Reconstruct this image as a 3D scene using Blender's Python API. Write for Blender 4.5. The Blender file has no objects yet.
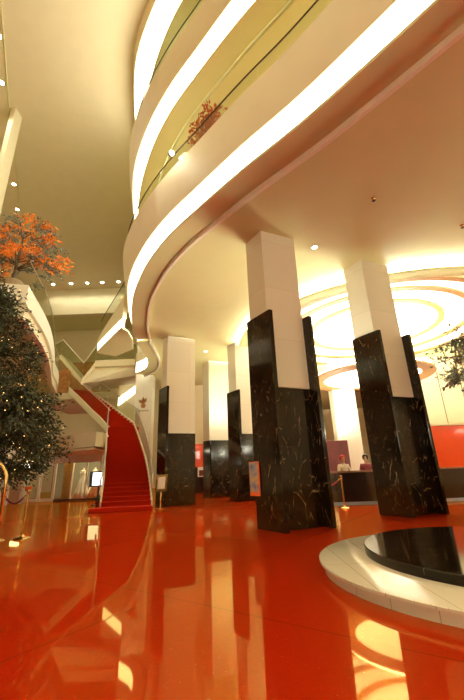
import bpy, bmesh, math, random
from mathutils import Vector, Matrix
from mathutils.geometry import tessellate_polygon
random.seed(7)
sc = bpy.context.scene
col = sc.collection
PI = math.pi

# ------------------------------------------------------------------ materials
def nt(name):
    m = bpy.data.materials.new(name); m.use_nodes = True
    n = m.node_tree.nodes; l = m.node_tree.links
    return m, n, l, n['Principled BSDF']
def setp(b, **k):
    for a, v in k.items():
        b.inputs[a.replace('_', ' ')].default_value = v
def mat(name, rgb, rough=.5, metal=0, noise=0., scale=6., bump=0., spec=.5, coat=0.):
    m, n, l, b = nt(name)
    setp(b, Roughness=rough, Metallic=metal)
    b.inputs['Specular IOR Level'].default_value = spec
    b.inputs['Coat Weight'].default_value = coat
    b.inputs['Coat Roughness'].default_value = .05
    tc = n.new('ShaderNodeTexCoord'); t = n.new('ShaderNodeTexNoise')
    t.inputs['Scale'].default_value = scale; t.inputs['Detail'].default_value = 4
    l.new(tc.outputs['Object'], t.inputs['Vector'])
    r = n.new('ShaderNodeValToRGB')
    d = max(noise, .015)
    r.color_ramp.elements[0].position = .3; r.color_ramp.elements[1].position = .7
    r.color_ramp.elements[0].color = (*[c*(1-d) for c in rgb], 1)
    r.color_ramp.elements[1].color = (*[min(1, c*(1+d)) for c in rgb], 1)
    l.new(t.outputs['Fac'], r.inputs['Fac']); l.new(r.outputs['Color'], b.inputs['Base Color'])
    if bump:
        bp = n.new('ShaderNodeBump'); bp.inputs['Strength'].default_value = bump; bp.inputs['Distance'].default_value = .01
        l.new(t.outputs['Fac'], bp.inputs['Height']); l.new(bp.outputs['Normal'], b.inputs['Normal'])
    return m
def emis(name, rgb, s):
    m, n, l, b = nt(name)
    setp(b, Base_Color=(.8, .8, .8, 1))
    b.inputs['Emission Color'].default_value = (*rgb, 1); b.inputs['Emission Strength'].default_value = s
    return m
def glass_mat(name, tint, refl=.35):
    m = bpy.data.materials.new(name); m.use_nodes = True
    n = m.node_tree.nodes; l = m.node_tree.links; n.clear()
    o = n.new('ShaderNodeOutputMaterial'); mx = n.new('ShaderNodeMixShader')
    t = n.new('ShaderNodeBsdfTransparent'); t.inputs[0].default_value = (*tint, 1)
    g = n.new('ShaderNodeBsdfGlossy'); g.inputs['Roughness'].default_value = .03
    f = n.new('ShaderNodeLayerWeight'); f.inputs['Blend'].default_value = .5
    p = n.new('ShaderNodeMath'); p.operation = 'POWER'; p.inputs[1].default_value = 4
    q = n.new('ShaderNodeMath'); q.operation = 'MULTIPLY_ADD'; q.inputs[1].default_value = refl; q.inputs[2].default_value = .03
    l.new(f.outputs['Facing'], p.inputs[0]); l.new(p.outputs[0], q.inputs[0]); l.new(q.outputs[0], mx.inputs[0])
    l.new(t.outputs[0], mx.inputs[1]); l.new(g.outputs[0], mx.inputs[2]); l.new(mx.outputs[0], o.inputs[0])
    return m
def floor_mat():
    m, n, l, b = nt('red_terrazzo')
    tc = n.new('ShaderNodeTexCoord')
    v = n.new('ShaderNodeTexVoronoi'); v.inputs['Scale'].default_value = 55
    l.new(tc.outputs['Object'], v.inputs['Vector'])
    r = n.new('ShaderNodeValToRGB'); e = r.color_ramp.elements
    e[0].position = 0; e[0].color = (.46, .016, .001, 1); e[1].position = 1; e[1].color = (.40, .011, .001, 1)
    l.new(v.outputs['Color'], r.inputs['Fac'])
    v2 = n.new('ShaderNodeTexVoronoi'); v2.inputs['Scale'].default_value = 16
    l.new(tc.outputs['Object'], v2.inputs['Vector'])
    r2 = n.new('ShaderNodeValToRGB'); e = r2.color_ramp.elements
    e[0].position = .045; e[0].color = (1, 1, 1, 1); e[1].position = .06; e[1].color = (0, 0, 0, 1)
    l.new(v2.outputs['Distance'], r2.inputs['Fac'])
    mx = n.new('ShaderNodeMix'); mx.data_type = 'RGBA'
    l.new(r2.outputs['Color'], mx.inputs[0]); l.new(r.outputs['Color'], mx.inputs[6]); mx.inputs[7].default_value = (.6, .2, .06, 1)
    br = n.new('ShaderNodeTexBrick'); br.offset = 0
    br.inputs['Scale'].default_value = 1; br.inputs['Brick Width'].default_value = 3; br.inputs['Row Height'].default_value = 3
    br.inputs['Mortar Size'].default_value = .006; br.inputs['Color1'].default_value = (1, 1, 1, 1); br.inputs['Color2'].default_value = (1, 1, 1, 1); br.inputs['Mortar'].default_value = (.45, .4, .35, 1)
    mp = n.new('ShaderNodeMapping'); mp.inputs['Rotation'].default_value = (0, 0, .6)
    l.new(tc.outputs['Object'], mp.inputs['Vector']); l.new(mp.outputs['Vector'], br.inputs['Vector'])
    m2 = n.new('ShaderNodeMix'); m2.data_type = 'RGBA'; m2.blend_type = 'MULTIPLY'; m2.inputs[0].default_value = 1
    l.new(mx.outputs[2], m2.inputs[6]); l.new(br.outputs['Color'], m2.inputs[7]); pass
    # polished surface: diffuse body under a fresnel mirror lobe with a little haze
    df = n.new('ShaderNodeBsdfDiffuse'); l.new(m2.outputs[2], df.inputs['Color'])
    g1_ = n.new('ShaderNodeBsdfGlossy'); g1_.inputs['Roughness'].default_value = .03; g1_.inputs['Color'].default_value = (1, .86, .32, 1)
    g2_ = n.new('ShaderNodeBsdfGlossy'); g2_.inputs['Roughness'].default_value = .285; g2_.inputs['Color'].default_value = (.75, .30, .05, 1)
    mg = n.new('ShaderNodeMixShader'); mg.inputs[0].default_value = .27
    l.new(g1_.outputs[0], mg.inputs[1]); l.new(g2_.outputs[0], mg.inputs[2])
    fr = n.new('ShaderNodeFresnel'); fr.inputs['IOR'].default_value = 1.75
    ms_ = n.new('ShaderNodeMixShader'); l.new(fr.outputs[0], ms_.inputs[0]); l.new(df.outputs[0], ms_.inputs[1]); l.new(mg.outputs[0], ms_.inputs[2])
    l.new(ms_.outputs[0], n['Material Output'].inputs['Surface']); n.remove(b)
    return m
def marble_mat(name, base=(.007, .0045, .002), vein=(.36, .25, .13), scale=1.7, rough=.10):
    m, n, l, b = nt(name)
    tc = n.new('ShaderNodeTexCoord')
    ns = n.new('ShaderNodeTexNoise'); ns.inputs['Scale'].default_value = 1.6; ns.inputs['Detail'].default_value = 5
    l.new(tc.outputs['Object'], ns.inputs['Vector'])
    ad = n.new('ShaderNodeVectorMath'); ad.operation = 'MULTIPLY_ADD'
    ad.inputs[1].default_value = (.10, .10, .10); l.new(ns.outputs['Color'], ad.inputs[0]); l.new(tc.outputs['Object'], ad.inputs[2])
    mpv = n.new('ShaderNodeMapping'); mpv.inputs['Rotation'].default_value = (.6, .5, .4); mpv.inputs['Scale'].default_value = (1.25, 1.25, .5)
    l.new(ad.outputs[0], mpv.inputs['Vector'])
    tot = None
    for s, w, p in ((scale, .0045, 0), (scale*2.6, .0035, .35)):
        v = n.new('ShaderNodeTexVoronoi'); v.feature = 'DISTANCE_TO_EDGE'; v.inputs['Scale'].default_value = s
        l.new(mpv.outputs['Vector'], v.inputs['Vector'])
        r = n.new('ShaderNodeValToRGB'); e = r.color_ramp.elements
        e[0].position = 0; e[0].color = (1, 1, 1, 1); e[1].position = w*s; e[1].color = (0, 0, 0, 1)
        l.new(v.outputs['Distance'], r.inputs['Fac'])
        k = n.new('ShaderNodeTexNoise'); k.inputs['Scale'].default_value = 4.3+6*p
        l.new(tc.outputs['Object'], k.inputs['Vector'])
        kr = n.new('ShaderNodeValToRGB'); kr.color_ramp.elements[0].position = .50+p*.15; kr.color_ramp.elements[1].position = .66
        l.new(k.outputs['Fac'], kr.inputs['Fac'])
        mu = n.new('ShaderNodeMath'); mu.operation = 'MULTIPLY'
        l.new(r.outputs['Color'], mu.inputs[0]); l.new(kr.outputs['Color'], mu.inputs[1])
        if tot is None: tot = mu
        else:
            a = n.new('ShaderNodeMath'); a.operation = 'MAXIMUM'
            l.new(tot.outputs[0], a.inputs[0]); l.new(mu.outputs[0], a.inputs[1]); tot = a
    cl = n.new('ShaderNodeTexNoise'); cl.inputs['Scale'].default_value = 4; cl.inputs['Detail'].default_value = 6
    l.new(tc.outputs['Object'], cl.inputs['Vector'])
    cr = n.new('ShaderNodeValToRGB'); cr.color_ramp.elements[0].position = .4
    cr.color_ramp.elements[0].color = (*base, 1); cr.color_ramp.elements[1].position = .8; cr.color_ramp.elements[1].color = (base[0]*4, base[1]*3.4, base[2]*2.6, 1)
    l.new(cl.outputs['Fac'], cr.inputs['Fac'])
    mx = n.new('ShaderNodeMix'); mx.data_type = 'RGBA'
    l.new(tot.outputs[0], mx.inputs[0]); l.new(cr.outputs['Color'], mx.inputs[6]); mx.inputs[7].default_value = (*vein, 1)
    l.new(mx.outputs[2], b.inputs['Base Color']); setp(b, Roughness=rough); b.inputs['Specular IOR Level'].default_value = .42
    return m
def tile_mat(name, rgb, joint, w, h, rough=.3, rot=0, mortar=.004):
    m, n, l, b = nt(name)
    uv = n.new('ShaderNodeUVMap')
    br = n.new('ShaderNodeTexBrick'); br.offset = 0
    br.inputs['Scale'].default_value = 1; br.inputs['Brick Width'].default_value = w; br.inputs['Row Height'].default_value = h
    br.inputs['Mortar Size'].default_value = mortar
    br.inputs['Color1'].default_value = (*rgb, 1); br.inputs['Color2'].default_value = (*[c*.97 for c in rgb], 1); br.inputs['Mortar'].default_value = (*joint, 1)
    l.new(uv.outputs[0], br.inputs['Vector']); l.new(br.outputs['Color'], b.inputs['Base Color']); setp(b, Roughness=rough)
    return m
def leaf_mat(name, c1, c2, rough=.5):
    m, n, l, b = nt(name)
    g = n.new('ShaderNodeNewGeometry'); r = n.new('ShaderNodeValToRGB')
    r.color_ramp.elements[0].color = (*c1, 1); r.color_ramp.elements[1].color = (*c2, 1)
    l.new(g.outputs['Random Per Island'], r.inputs['Fac']); l.new(r.outputs['Color'], b.inputs['Base Color']); setp(b, Roughness=rough)
    return m

M = dict(
    cream=mat('cream_plaster', (.75, .66, .44), .6, noise=.02, scale=2),
    ceil=mat('ceiling_plaster', (.63, .60, .29), .65, noise=.02, scale=1.5),
    ceil_high=mat('atrium_ceiling_plaster', (.74, .64, .43), .65, noise=.02, scale=1.5),
    panel=tile_mat('white_column_panel', (.80, .77, .64), (.60, .55, .40), 1.1, 1.4, .28),
    floor=floor_mat(),
    marble=marble_mat('dark_veined_marble'),
    platmarble=marble_mat('polished_black_marble', scale=.9, rough=.08, vein=(.3, .22, .12)),
    strip=emis('cove_light', (1, .97, .74), 6.5),
    strip_low=emis('cove_light_soft', (1, .97, .74), 4),
    lamp=emis('downlight_glow', (1, .97, .74), 25),
    dome=emis('dome_light', (1, .97, .74), 3.6),
    added_uplight=emis('added_uplight_glow', (1, .97, .74), 40),
    covetube=emis('cove_tube_glow', (1, .97, .74), 10),
    warmglobe=emis('warm_globe', (1, .64, .26), 6),
    dometop=emis('dome_top_glow', (1, .97, .74), 1.7),
    tan=mat('tan_trim', (.42, .22, .075), .5, noise=.05),
    trough=emis('added_rim_glow', (1, .97, .74), 800),
    fairy=emis('fairy_light', (1, .52, .14), 6),
    glass=glass_mat('clear_rail_glass', (.93, .94, .88)),
    tintglass=glass_mat('greenish_rail_glass', (.80, .84, .70), .5),
    shopglass=glass_mat('shop_glass', (.93, .95, .9)),
    brass=mat('polished_brass', (.78, .52, .2), .2, 1, .05),
    steel=mat('brushed_steel', (.6, .55, .46), .3, 1, .05),
    darkmetal=mat('dark_bronze', (.05, .04, .03), .4, .6, .1),
    carpet=mat('red_carpet', (.42, .016, .001), .9, noise=.12, scale=40, bump=.3, spec=.1),
    rope=mat('red_velvet', (.45, .02, .015), .8, noise=.2, scale=60),
    rope_dark=mat('dark_velvet', (.12, .015, .03), .8, noise=.2, scale=60),
    accent=mat('red_orange_lacquer', (.75, .07, .006), .22, noise=.06, scale=1.2, coat=.4),
    darkred=mat('dark_red_lacquer', (.13, .012, .006), .3, noise=.3, scale=2),
    counter=mat('black_lacquer', (.02, .012, .008), .15, noise=.2, scale=3, coat=.4),
    countertop=mat('brown_stone_top', (.28, .16, .09), .2, noise=.3, scale=9),
    blue=mat('pale_blue_plinth', (.30, .36, .45), .4, noise=.05),
    panelwhite=mat('white_enamel', (.82, .77, .62), .4, noise=.02),
    pinkish=mat('pinkish_panel', (.62, .40, .26), .5, noise=.05),
    seam=mat('dark_joint', (.16, .11, .06), .6),
    creamtile=tile_mat('cream_step_tile', (.78, .70, .52), (.45, .37, .24), .42, 3, .12),
    wood=mat('honey_wood', (.42, .18, .05), .45, noise=.35, scale=3),
    ochre=mat('ochre_curtain', (.62, .36, .08), .7, noise=.12, scale=9),
    greyinside=mat('shop_back_panel', (.20, .18, .12), .7, noise=.08),
    leafdark=leaf_mat('ficus_leaf', (.014, .021, .006), (.08, .088, .03), .7),
    leaforange=leaf_mat('orange_leaf', (.8, .20, .012), (.95, .36, .03), .6),
    leafgrey=leaf_mat('grey_green_leaf', (.12, .14, .10), (.27, .29, .21), .6),
    leafred=leaf_mat('russet_leaf', (.35, .06, .01), (.55, .12, .02), .6),
    bark=mat('bark', (.12, .08, .05), .85, noise=.4, scale=14, bump=.5),
    pot=mat('woven_pot', (.34, .25, .13), .6, noise=.12, scale=12),
    darkpot=mat('dark_pot', (.05, .04, .03), .4, noise=.2),
    soil=mat('soil', (.05, .03, .02), .95, noise=.4, scale=30),
    gown=mat('ivory_satin', (.82, .77, .64), .45, noise=.08, scale=10),
    gown_peach=mat('peach_satin', (.75, .32, .14), .45, noise=.1, scale=10),
    torso=mat('mannequin_cloth', (.55, .42, .28), .7, noise=.05),
    skin=mat('skin', (.62, .36, .24), .5, noise=.05),
    hair=mat('dark_hair', (.02, .014, .01), .5, noise=.3, scale=30),
    redhair=mat('red_scarf_cloth', (.55, .05, .02), .8, noise=.2, scale=20),
    uniform=mat('dark_red_uniform', (.22, .03, .03), .7, noise=.1),
    uniform_cream=mat('cream_uniform', (.55, .45, .32), .7, noise=.1),
    blackcloth=mat('black_fabric', (.012, .01, .012), .8, noise=.3, scale=25),
    tyre=mat('black_rubber', (.02, .02, .02), .6),
    paper=mat('white_paper', (.85, .78, .66), .6),
    orangecard=mat('orange_card', (.85, .16, .03), .5),
    screenframe=mat('navy_screen_frame', (.03, .035, .10), .35, noise=.1),
    screen=emis('lit_screen', (.80, .86, 1.0), 2.2),
)
def picture_mat():
    m, n, l, b = nt('mixed_colour_print')
    tc = n.new('ShaderNodeTexCoord'); t = n.new('ShaderNodeTexNoise'); t.inputs['Scale'].default_value = 7; t.inputs['Detail'].default_value = 5
    l.new(tc.outputs['Object'], t.inputs['Vector'])
    r = n.new('ShaderNodeValToRGB'); e = r.color_ramp.elements
    e[0].position = .3; e[0].color = (.10, .12, .20, 1); e[1].position = .75; e[1].color = (.7, .55, .3, 1)
    x = e.new(.45); x.color = (.25, .28, .38, 1); x = e.new(.58); x.color = (.55, .38, .12, 1)
    l.new(t.outputs['Fac'], r.inputs['Fac']); l.new(r.outputs['Color'], b.inputs['Base Color']); setp(b, Roughness=.3)
    return m
M['print'] = picture_mat()

# ------------------------------------------------------------------ mesh helpers
def link(name, bm, m, parent=None, smooth=False, uv=False):
    me = bpy.data.meshes.new(name)
    bmesh.ops.recalc_face_normals(bm, faces=bm.faces[:])
    if uv:
        L = bm.loops.layers.uv.verify()
        for f in bm.faces:
            nn = f.normal
            h = Vector((-nn.y, nn.x, 0))
            h = h.normalized() if h.length > .05 else Vector((1, 0, 0))
            v = Vector((0, 0, 1)) if abs(nn.z) < .9 else Vector((0, 1, 0))
            for lp in f.loops:
                lp[L].uv = (lp.vert.co.dot(h), lp.vert.co.dot(v))
    bm.to_mesh(me); bm.free()
    if smooth:
        for p in me.polygons: p.use_smooth = True
    o = bpy.data.objects.new(name, me); col.objects.link(o)
    if m is not None: me.materials.append(M[m])
    if parent is not None: o.parent = parent
    return o
def autosmooth(o, ang=.6):
    me = o.data
    for p in me.polygons: p.use_smooth = True
    bm = bmesh.new(); bm.from_mesh(me)
    for e in bm.edges:
        if len(e.link_faces) == 2 and e.calc_face_angle(0) > ang: e.smooth = False
    bm.to_mesh(me); bm.free()
    return o
def tag(o, label=None, cat=None, group=None, kind=None):
    if label: o['label'] = label
    if cat: o['category'] = cat
    if group: o['group'] = group
    if kind: o['kind'] = kind
    return o
def empty(name, loc=(0, 0, 0), label=None, cat=None, group=None, rz=0):
    o = bpy.data.objects.new(name, None); col.objects.link(o)
    o.location = loc; o.rotation_euler = (0, 0, rz); o.empty_display_size = .2
    return tag(o, label, cat, group)
def copy_tree(o, parent=None):
    c = o.copy(); col.objects.link(c)
    if parent: c.parent = parent
    for ch in list(o.children): copy_tree(ch, c)
    return c
def B(): return bmesh.new()
def box(bm, x0, x1, y0, y1, z0, z1, bev=0):
    v = [bm.verts.new((x, y, z)) for x in (x0, x1) for y in (y0, y1) for z in (z0, z1)]
    fs = [(0, 1, 3, 2), (4, 6, 7, 5), (0, 4, 5, 1), (2, 3, 7, 6), (0, 2, 6, 4), (1, 5, 7, 3)]
    F = [bm.faces.new([v[i] for i in f]) for f in fs]
    if bev:
        es = set(e for f in F for e in f.edges)
        bmesh.ops.bevel(bm, geom=list(es), offset=bev, segments=2, affect='EDGES', profile=.5)
def prism(bm, poly, z0, z1, bev=0):
    """poly: list of (x,y); z0/z1 numbers"""
    a = [bm.verts.new((p[0], p[1], z0)) for p in poly]; b = [bm.verts.new((p[0], p[1], z1)) for p in poly]
    n = len(poly); F = [bm.faces.new(a[::-1]), bm.faces.new(b)]
    for i in range(n):
        j = (i+1) % n; F.append(bm.faces.new((a[i], a[j], b[j], b[i])))
    if bev:
        es = set(e for f in F for e in f.edges)
        bmesh.ops.bevel(bm, geom=list(es), offset=bev, segments=2, affect='EDGES', profile=.5)
def hexa(bm, bot, top):
    a = [bm.verts.new(p) for p in bot]; b = [bm.verts.new(p) for p in top]; n = len(a)
    bm.faces.new(a[::-1]); bm.faces.new(b)
    for i in range(n):
        j = (i+1) % n; bm.faces.new((a[i], a[j], b[j], b[i]))
def flat_with_holes(bm, outer, holes, z0, z1):
    loops = [[Vector((p[0], p[1], 0)) for p in lp] for lp in [outer]+holes]
    tris = tessellate_polygon(loops)
    pts = [p for lp in loops for p in lp]
    va = [bm.verts.new((p.x, p.y, z0)) for p in pts]; vb = [bm.verts.new((p.x, p.y, z1)) for p in pts]
    for t in tris:
        try:
            bm.faces.new([va[i] for i in t]); bm.faces.new([vb[i] for i in reversed(t)])
        except ValueError: pass
    k = 0
    for lp in loops:
        n = len(lp)
        for i in range(n):
            j = (i+1) % n
            try: bm.faces.new((va[k+i], va[k+j], vb[k+j], vb[k+i]))
            except ValueError: pass
        k += n
def tube(bm, pts, r, n=8, closed=False, cap=True):
    pts = [Vector(p) for p in pts]; rings = []; N = len(pts)
    up = Vector((0, 0, 1)); prev = None
    for i, p in enumerate(pts):
        if closed: d = pts[(i+1) % N]-pts[i-1]
        else: d = pts[min(i+1, N-1)]-pts[max(i-1, 0)]
        d.normalize()
        if prev is None:
            s = d.cross(up)
            if s.length < .05: s = d.cross(Vector((1, 0, 0)))
        else: s = prev-d*prev.dot(d)
        s.normalize(); prev = s; t = d.cross(s)
        rr = r[i] if isinstance(r, (list, tuple)) else r
        rings.append([bm.verts.new(p+s*rr*math.cos(2*PI*k/n)+t*rr*math.sin(2*PI*k/n)) for k in range(n)])
    for i in range(N if closed else N-1):
        a, b = rings[i], rings[(i+1) % N]
        for k in range(n): bm.faces.new((a[k], a[(k+1) % n], b[(k+1) % n], b[k]))
    if cap and not closed:
        bm.faces.new(rings[0][::-1]); bm.faces.new(rings[-1])
def lathe(bm, prof, cx=0, cy=0, n=32):
    rings = []
    for r, z in prof:
        if r < 1e-5: rings.append([bm.verts.new((cx, cy, z))])
        else: rings.append([bm.verts.new((cx+r*math.cos(2*PI*k/n), cy+r*math.sin(2*PI*k/n), z)) for k in range(n)])
    for a, b in zip(rings, rings[1:]):
        for k in range(n):
            j = (k+1) % n
            if len(a) == 1 and len(b) == 1: continue
            if len(a) == 1: bm.faces.new((a[0], b[j], b[k]))
            elif len(b) == 1: bm.faces.new((a[k], a[j], b[0]))
            else: bm.faces.new((a[k], a[j], b[j], b[k]))
def catmull(P, per=6):
    P = [Vector(p) for p in P]; out = []
    for i in range(len(P)-1):
        p0 = P[i-1] if i else 2*P[0]-P[1]
        p1, p2 = P[i], P[i+1]
        p3 = P[i+2] if i+2 < len(P) else 2*P[-1]-P[-2]
        for k in range(per):
            t = k/per
            out.append(.5*((2*p1)+(p2-p0)*t+(2*p0-5*p1+4*p2-p3)*t*t+(3*p1-p0-3*p2+p3)*t**3))
    out.append(P[-1]); return out
def normals2(C):
    N = []
    for i in range(len(C)):
        d = C[min(i+1, len(C)-1)]-C[max(i-1, 0)]
        N.append(Vector((-d.y, d.x, 0)).normalized())     # to the left-hand side of travel
    return N
def offset(C, d):
    return [c+n*d for c, n in zip(C, normals2(C))]
def sweep(bm, C, prof, fl=None):
    """closed profile (offset, z[, flare]) swept along plan curve C; fl: per-point flare weights"""
    N = normals2(C); rings = []
    for i, (c, n) in enumerate(zip(C, N)):
        q = [(p[0]+(p[2]*fl[i] if fl and len(p) > 2 else 0), p[1]) for p in prof]
        rings.append([bm.verts.new((c.x+n.x*o, c.y+n.y*o, z)) for o, z in q])
    m = len(prof)
    for a, b in zip(rings, rings[1:]):
        for k in range(m): bm.faces.new((a[k], a[(k+1) % m], b[(k+1) % m], b[k]))
    bm.faces.new(rings[0][::-1]); bm.faces.new(rings[-1])
def subcurve(C, s0, s1):
    """resample part of the polyline between arc lengths"""
    L = [0]
    for a, b in zip(C, C[1:]): L.append(L[-1]+(b-a).length)
    def at(s):
        for i in range(len(C)-1):
            if L[i+1] >= s: return C[i].lerp(C[i+1], (s-L[i])/max(1e-9, L[i+1]-L[i]))
        return C[-1].copy()
    n = max(2, int((s1-s0)/.25)+1)
    return [at(s0+(s1-s0)*k/(n-1)) for k in range(n)]
def length(C): return sum((b-a).length for a, b in zip(C, C[1:]))

ATR = 480; WALL = 250; UPL = 600; GUP = 30
# ------------------------------------------------------------------ setting
bm = B(); box(bm, -24, 16, -9, 40, -.2, 0); o = link('floor', bm, 'floor'); o['kind'] = 'structure'
bm = B(); box(bm, -24, 16, 38, 38.4, 0, 21); o = link('wall_back', bm, 'cream'); o['kind'] = 'structure'
bm = B(); box(bm, -24.4, -24, -9, 38, 0, 21); o = link('wall_left', bm, 'cream'); o['kind'] = 'structure'
bm = B(); box(bm, 16, 16.4, -9, 38, 0, 21); o = link('wall_right', bm, 'cream'); o['kind'] = 'structure'
bm = B(); box(bm, -24, 16, -9.4, -9, 0, 21); o = link('wall_front', bm, 'cream'); o['kind'] = 'structure'
bm = B(); box(bm, -24, 16, -9, 38, 20.6, 20.9); o = link('ceiling', bm, 'ceil_high'); o['kind'] = 'structure'

# plan curve of the curved galleries (travels from the near right to the far left; the atrium is on the left-hand side)
PC = [(9.5, -5.2), (7.2, -2.0), (5.0, .75), (3.6, 2.35), (2.40, 3.72), (1.42, 4.78), (.35, 5.80), (-.71, 6.90), (-1.61, 7.90), (-2.4, 9.02), (-3.05, 10.22), (-3.52, 11.3), (-3.87, 12.4), (-4.25, 13.9), (-4.5, 15.3)]
TAIL = [(-4.58, 17.0), (-4.72, 18.6), (-5.2, 20.1), (-6.1, 21.1)]
C1 = catmull([(x, y, 0) for x, y in PC+TAIL], 5)
CF = catmull([(x, y, 0) for x, y in PC], 5)                 # without the tail
ARM = catmull([(x, y, 0) for x, y in [(-4.75, 14.0), (-5.1, 14.45), (-5.8, 15.4), (-6.5, 16.35), (-7.0, 17.05)]], 5)

DOME = (7.3, 16.9); R0 = 6.55
def circle(c, r, n=72): return [(c[0]+r*math.cos(2*PI*k/n), c[1]+r*math.sin(2*PI*k/n)) for k in range(n)]

# lobby ceiling under the first gallery, with the round opening
inner = offset(C1, -.685)
outer = [(p.x, p.y) for p in inner]+[(-5.15, 21.9), (-5.15, 38), (16, 38), (16, -5.2)]
bm = B(); flat_with_holes(bm, outer, [circle(DOME, R0)], 7.30, 7.42)
o = link('ceiling', bm, 'ceil'); o['kind'] = 'structure'
# slabs carrying the galleries above (floors of the upper storeys)
def slab(z0, z1, curve, name='ceiling'):
    p = [(q.x, q.y) for q in offset(curve, -.64)]
    out = p+[(p[-1][0]-.3, 38), (16, 38), (16, -5.2)]
    bm = B(); flat_with_holes(bm, out, [], z0, z1)
    o = link(name, bm, 'ceil'); o['kind'] = 'structure'
slab(8.5, 8.7, CF); slab(11.95, 12.2, CF); slab(16.75, 17.0, CF)

# ------------------------------------------------------------------ curved galleries
def smooth01(t): t = max(0, min(1, t)); return t*t*(3-2*t)
def flare(C): return [smooth01((c.y-6.5)/5.5) for c in C]
def gallery(name, curve, zlip, zs, zf, zrail, label, group, fs=.0, ff=.0, lift=.05, inner_face=.18, panel=2.3, band=.58):
    root = empty(name, (0, 0, 0), label, 'balcony', group)
    W = flare(curve)
    bm = B(); sweep(bm, curve, [(0, zlip), (0, zlip+.07), (-band-.02, zlip+lift+.10), (-band-.02, zlip+lift)], W); autosmooth(link('soffit_lip', bm, 'ceil', root))
    bm = B(); sweep(bm, curve, [(-.04, zlip+.074), (-.04, zs, fs), (-.12, zs, fs), (-.12, zlip+.085)], W); autosmooth(link('cove_light', bm, 'strip', root))
    bm = B(); sweep(bm, curve, [(0, zs+.004, fs), (0.03, zf-.05, ff), (0.0, zf, ff), (-inner_face, zf, ff), (-inner_face, zs+.004, fs)], W); autosmooth(link('fascia', bm, 'cream', root))
    if zrail:
        off = [c+n*(ff*w-.09) for c, n, w in zip(curve, normals2(curve), W)]; L = length(off); s = 0
        while s < L-.05:
            e = min(L, s+panel-.025); seg = subcurve(off, s, e)
            if not any(c.y < -1 for c in seg):
                bm = B(); sweep(bm, seg, [(.008, zf+.003), (.008, zrail), (-.008, zrail), (-.008, zf+.003)]); autosmooth(link('glass_panel', bm, 'glass', root))
            s += panel
        bm = B(); tube(bm, [(c.x, c.y, zrail+.02) for c in off], .02, 6); link('handrail', bm, 'darkmetal', root, True)
    return root
g1 = gallery('curved_balcony', CF, 7.2, 7.93, 9.4, 10.0, 'lowest curved cream balcony with a glowing cove and glass rail above the columns', 'stacked curved balconies', .2, .42, .05)
bm = B(); sweep(bm, CF, [(-.605, 7.12), (-.605, 7.42), (-.68, 7.42), (-.68, 7.12)]); autosmooth(link('ceiling_trim', bm, 'panelwhite', g1))
# the reverse bend that carries the lip and cove of the lowest balcony on to the pier
TL = catmull([(x, y, 0) for x, y in PC[-2:]+TAIL], 6)[7:]
gt = empty('balcony_edge', (0, 0, 0), 'reverse-bending end of the lowest balcony edge meeting the emblem pier', 'balcony')
bm = B(); sweep(bm, TL, [(0, 7.2), (0, 7.27), (-.6, 7.35), (-.6, 7.25)]); autosmooth(link('soffit_lip', bm, 'ceil', gt))
bm = B(); sweep(bm, TL, [(-.605, 7.12), (-.605, 7.42), (-.68, 7.42), (-.68, 7.12)]); autosmooth(link('ceiling_trim', bm, 'panelwhite', gt))
bm = B(); sweep(bm, TL, [(-.04, 7.274), (-.04, 7.93), (-.12, 7.93), (-.12, 7.285)]); autosmooth(link('cove_light', bm, 'strip', gt))
bm = B(); sweep(bm, TL, [(0, 7.935), (0, 8.5), (-.18, 8.5), (-.18, 7.935)]); autosmooth(link('fascia', bm, 'cream', gt))
gallery('curved_balcony', CF, 12.0, 13.2, 14.85, 15.5, 'middle curved cream balcony with glowing cove and glass rail', 'stacked curved balconies', .3, .5)
# topmost cove that runs up to the ceiling
W = flare(CF)
root = empty('curved_balcony', (0, 0, 0), 'topmost curved balcony edge with the widest glowing cove, under the atrium ceiling', 'balcony', 'stacked curved balconies')
bm = B(); sweep(bm, CF, [(0, 16.8), (0, 16.87), (-.6, 16.95), (-.6, 16.85)]); autosmooth(link('soffit_lip', bm, 'ceil', root))
bm = B(); sweep(bm, CF, [(-.04, 16.875), (-.04, 19.7, .6), (-.12, 19.7, .6), (-.12, 16.885)], W); autosmooth(link('cove_light', bm, 'strip', root))
bm = B(); sweep(bm, CF, [(0, 19.705, .6), (0.1, 20.59, .6), (-.3, 20.59, .6), (-.3, 19.705, .6)], W); autosmooth(link('fascia', bm, 'cream', root))
br = empty('bridge_balcony', (0, 0, 0), 'short balcony arm with a slanting cove light leading off behind the lowest curved balcony', 'balcony')
bm = B(); prism(bm, [(p.x, p.y) for p in ARM]+[(-6.2, 17.7), (-5.0, 16.7), (-4.66, 15.4), (-4.6, 14.4)], 7.25, 7.32); autosmooth(link('soffit', bm, 'ceil', br))
bm = B(); sweep(bm, ARM, [(-.04, 7.325), (-.04, 7.74), (-.12, 7.74), (-.12, 7.335)]); autosmooth(link('cove_light', bm, 'strip', br))
def slope_sweep(bm, C, o0, o1, z0, z1a, z1b, zb=None):
    N = normals2(C); prev = None; n = len(C)-1
    for i, (c, q) in enumerate(zip(C, N)):
        t = i/n; zt = z1a+(z1b-z1a)*t; zl = z0 if zb is None else zt-zb
        r = [bm.verts.new((c.x+q.x*o, c.y+q.y*o, z)) for o, z in ((o0, zl), (o0, zt), (o1, zt), (o1, zl))]
        if prev:
            for k in range(4): bm.faces.new((prev[k], prev[(k+1) % 4], r[(k+1) % 4], r[k]))
        else: bm.faces.new(r[::-1])
        prev = r
    bm.faces.new(prev)
bm = B(); slope_sweep(bm, ARM, 0, -.18, 7.745, 8.9, 7.95); autosmooth(link('fascia', bm, 'cream', br))
bm = B(); slope_sweep(bm, ARM, -.08, -.096, 0, 9.85, 9.0, .93); autosmooth(link('glass_panel', bm, 'glass', br))
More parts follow.
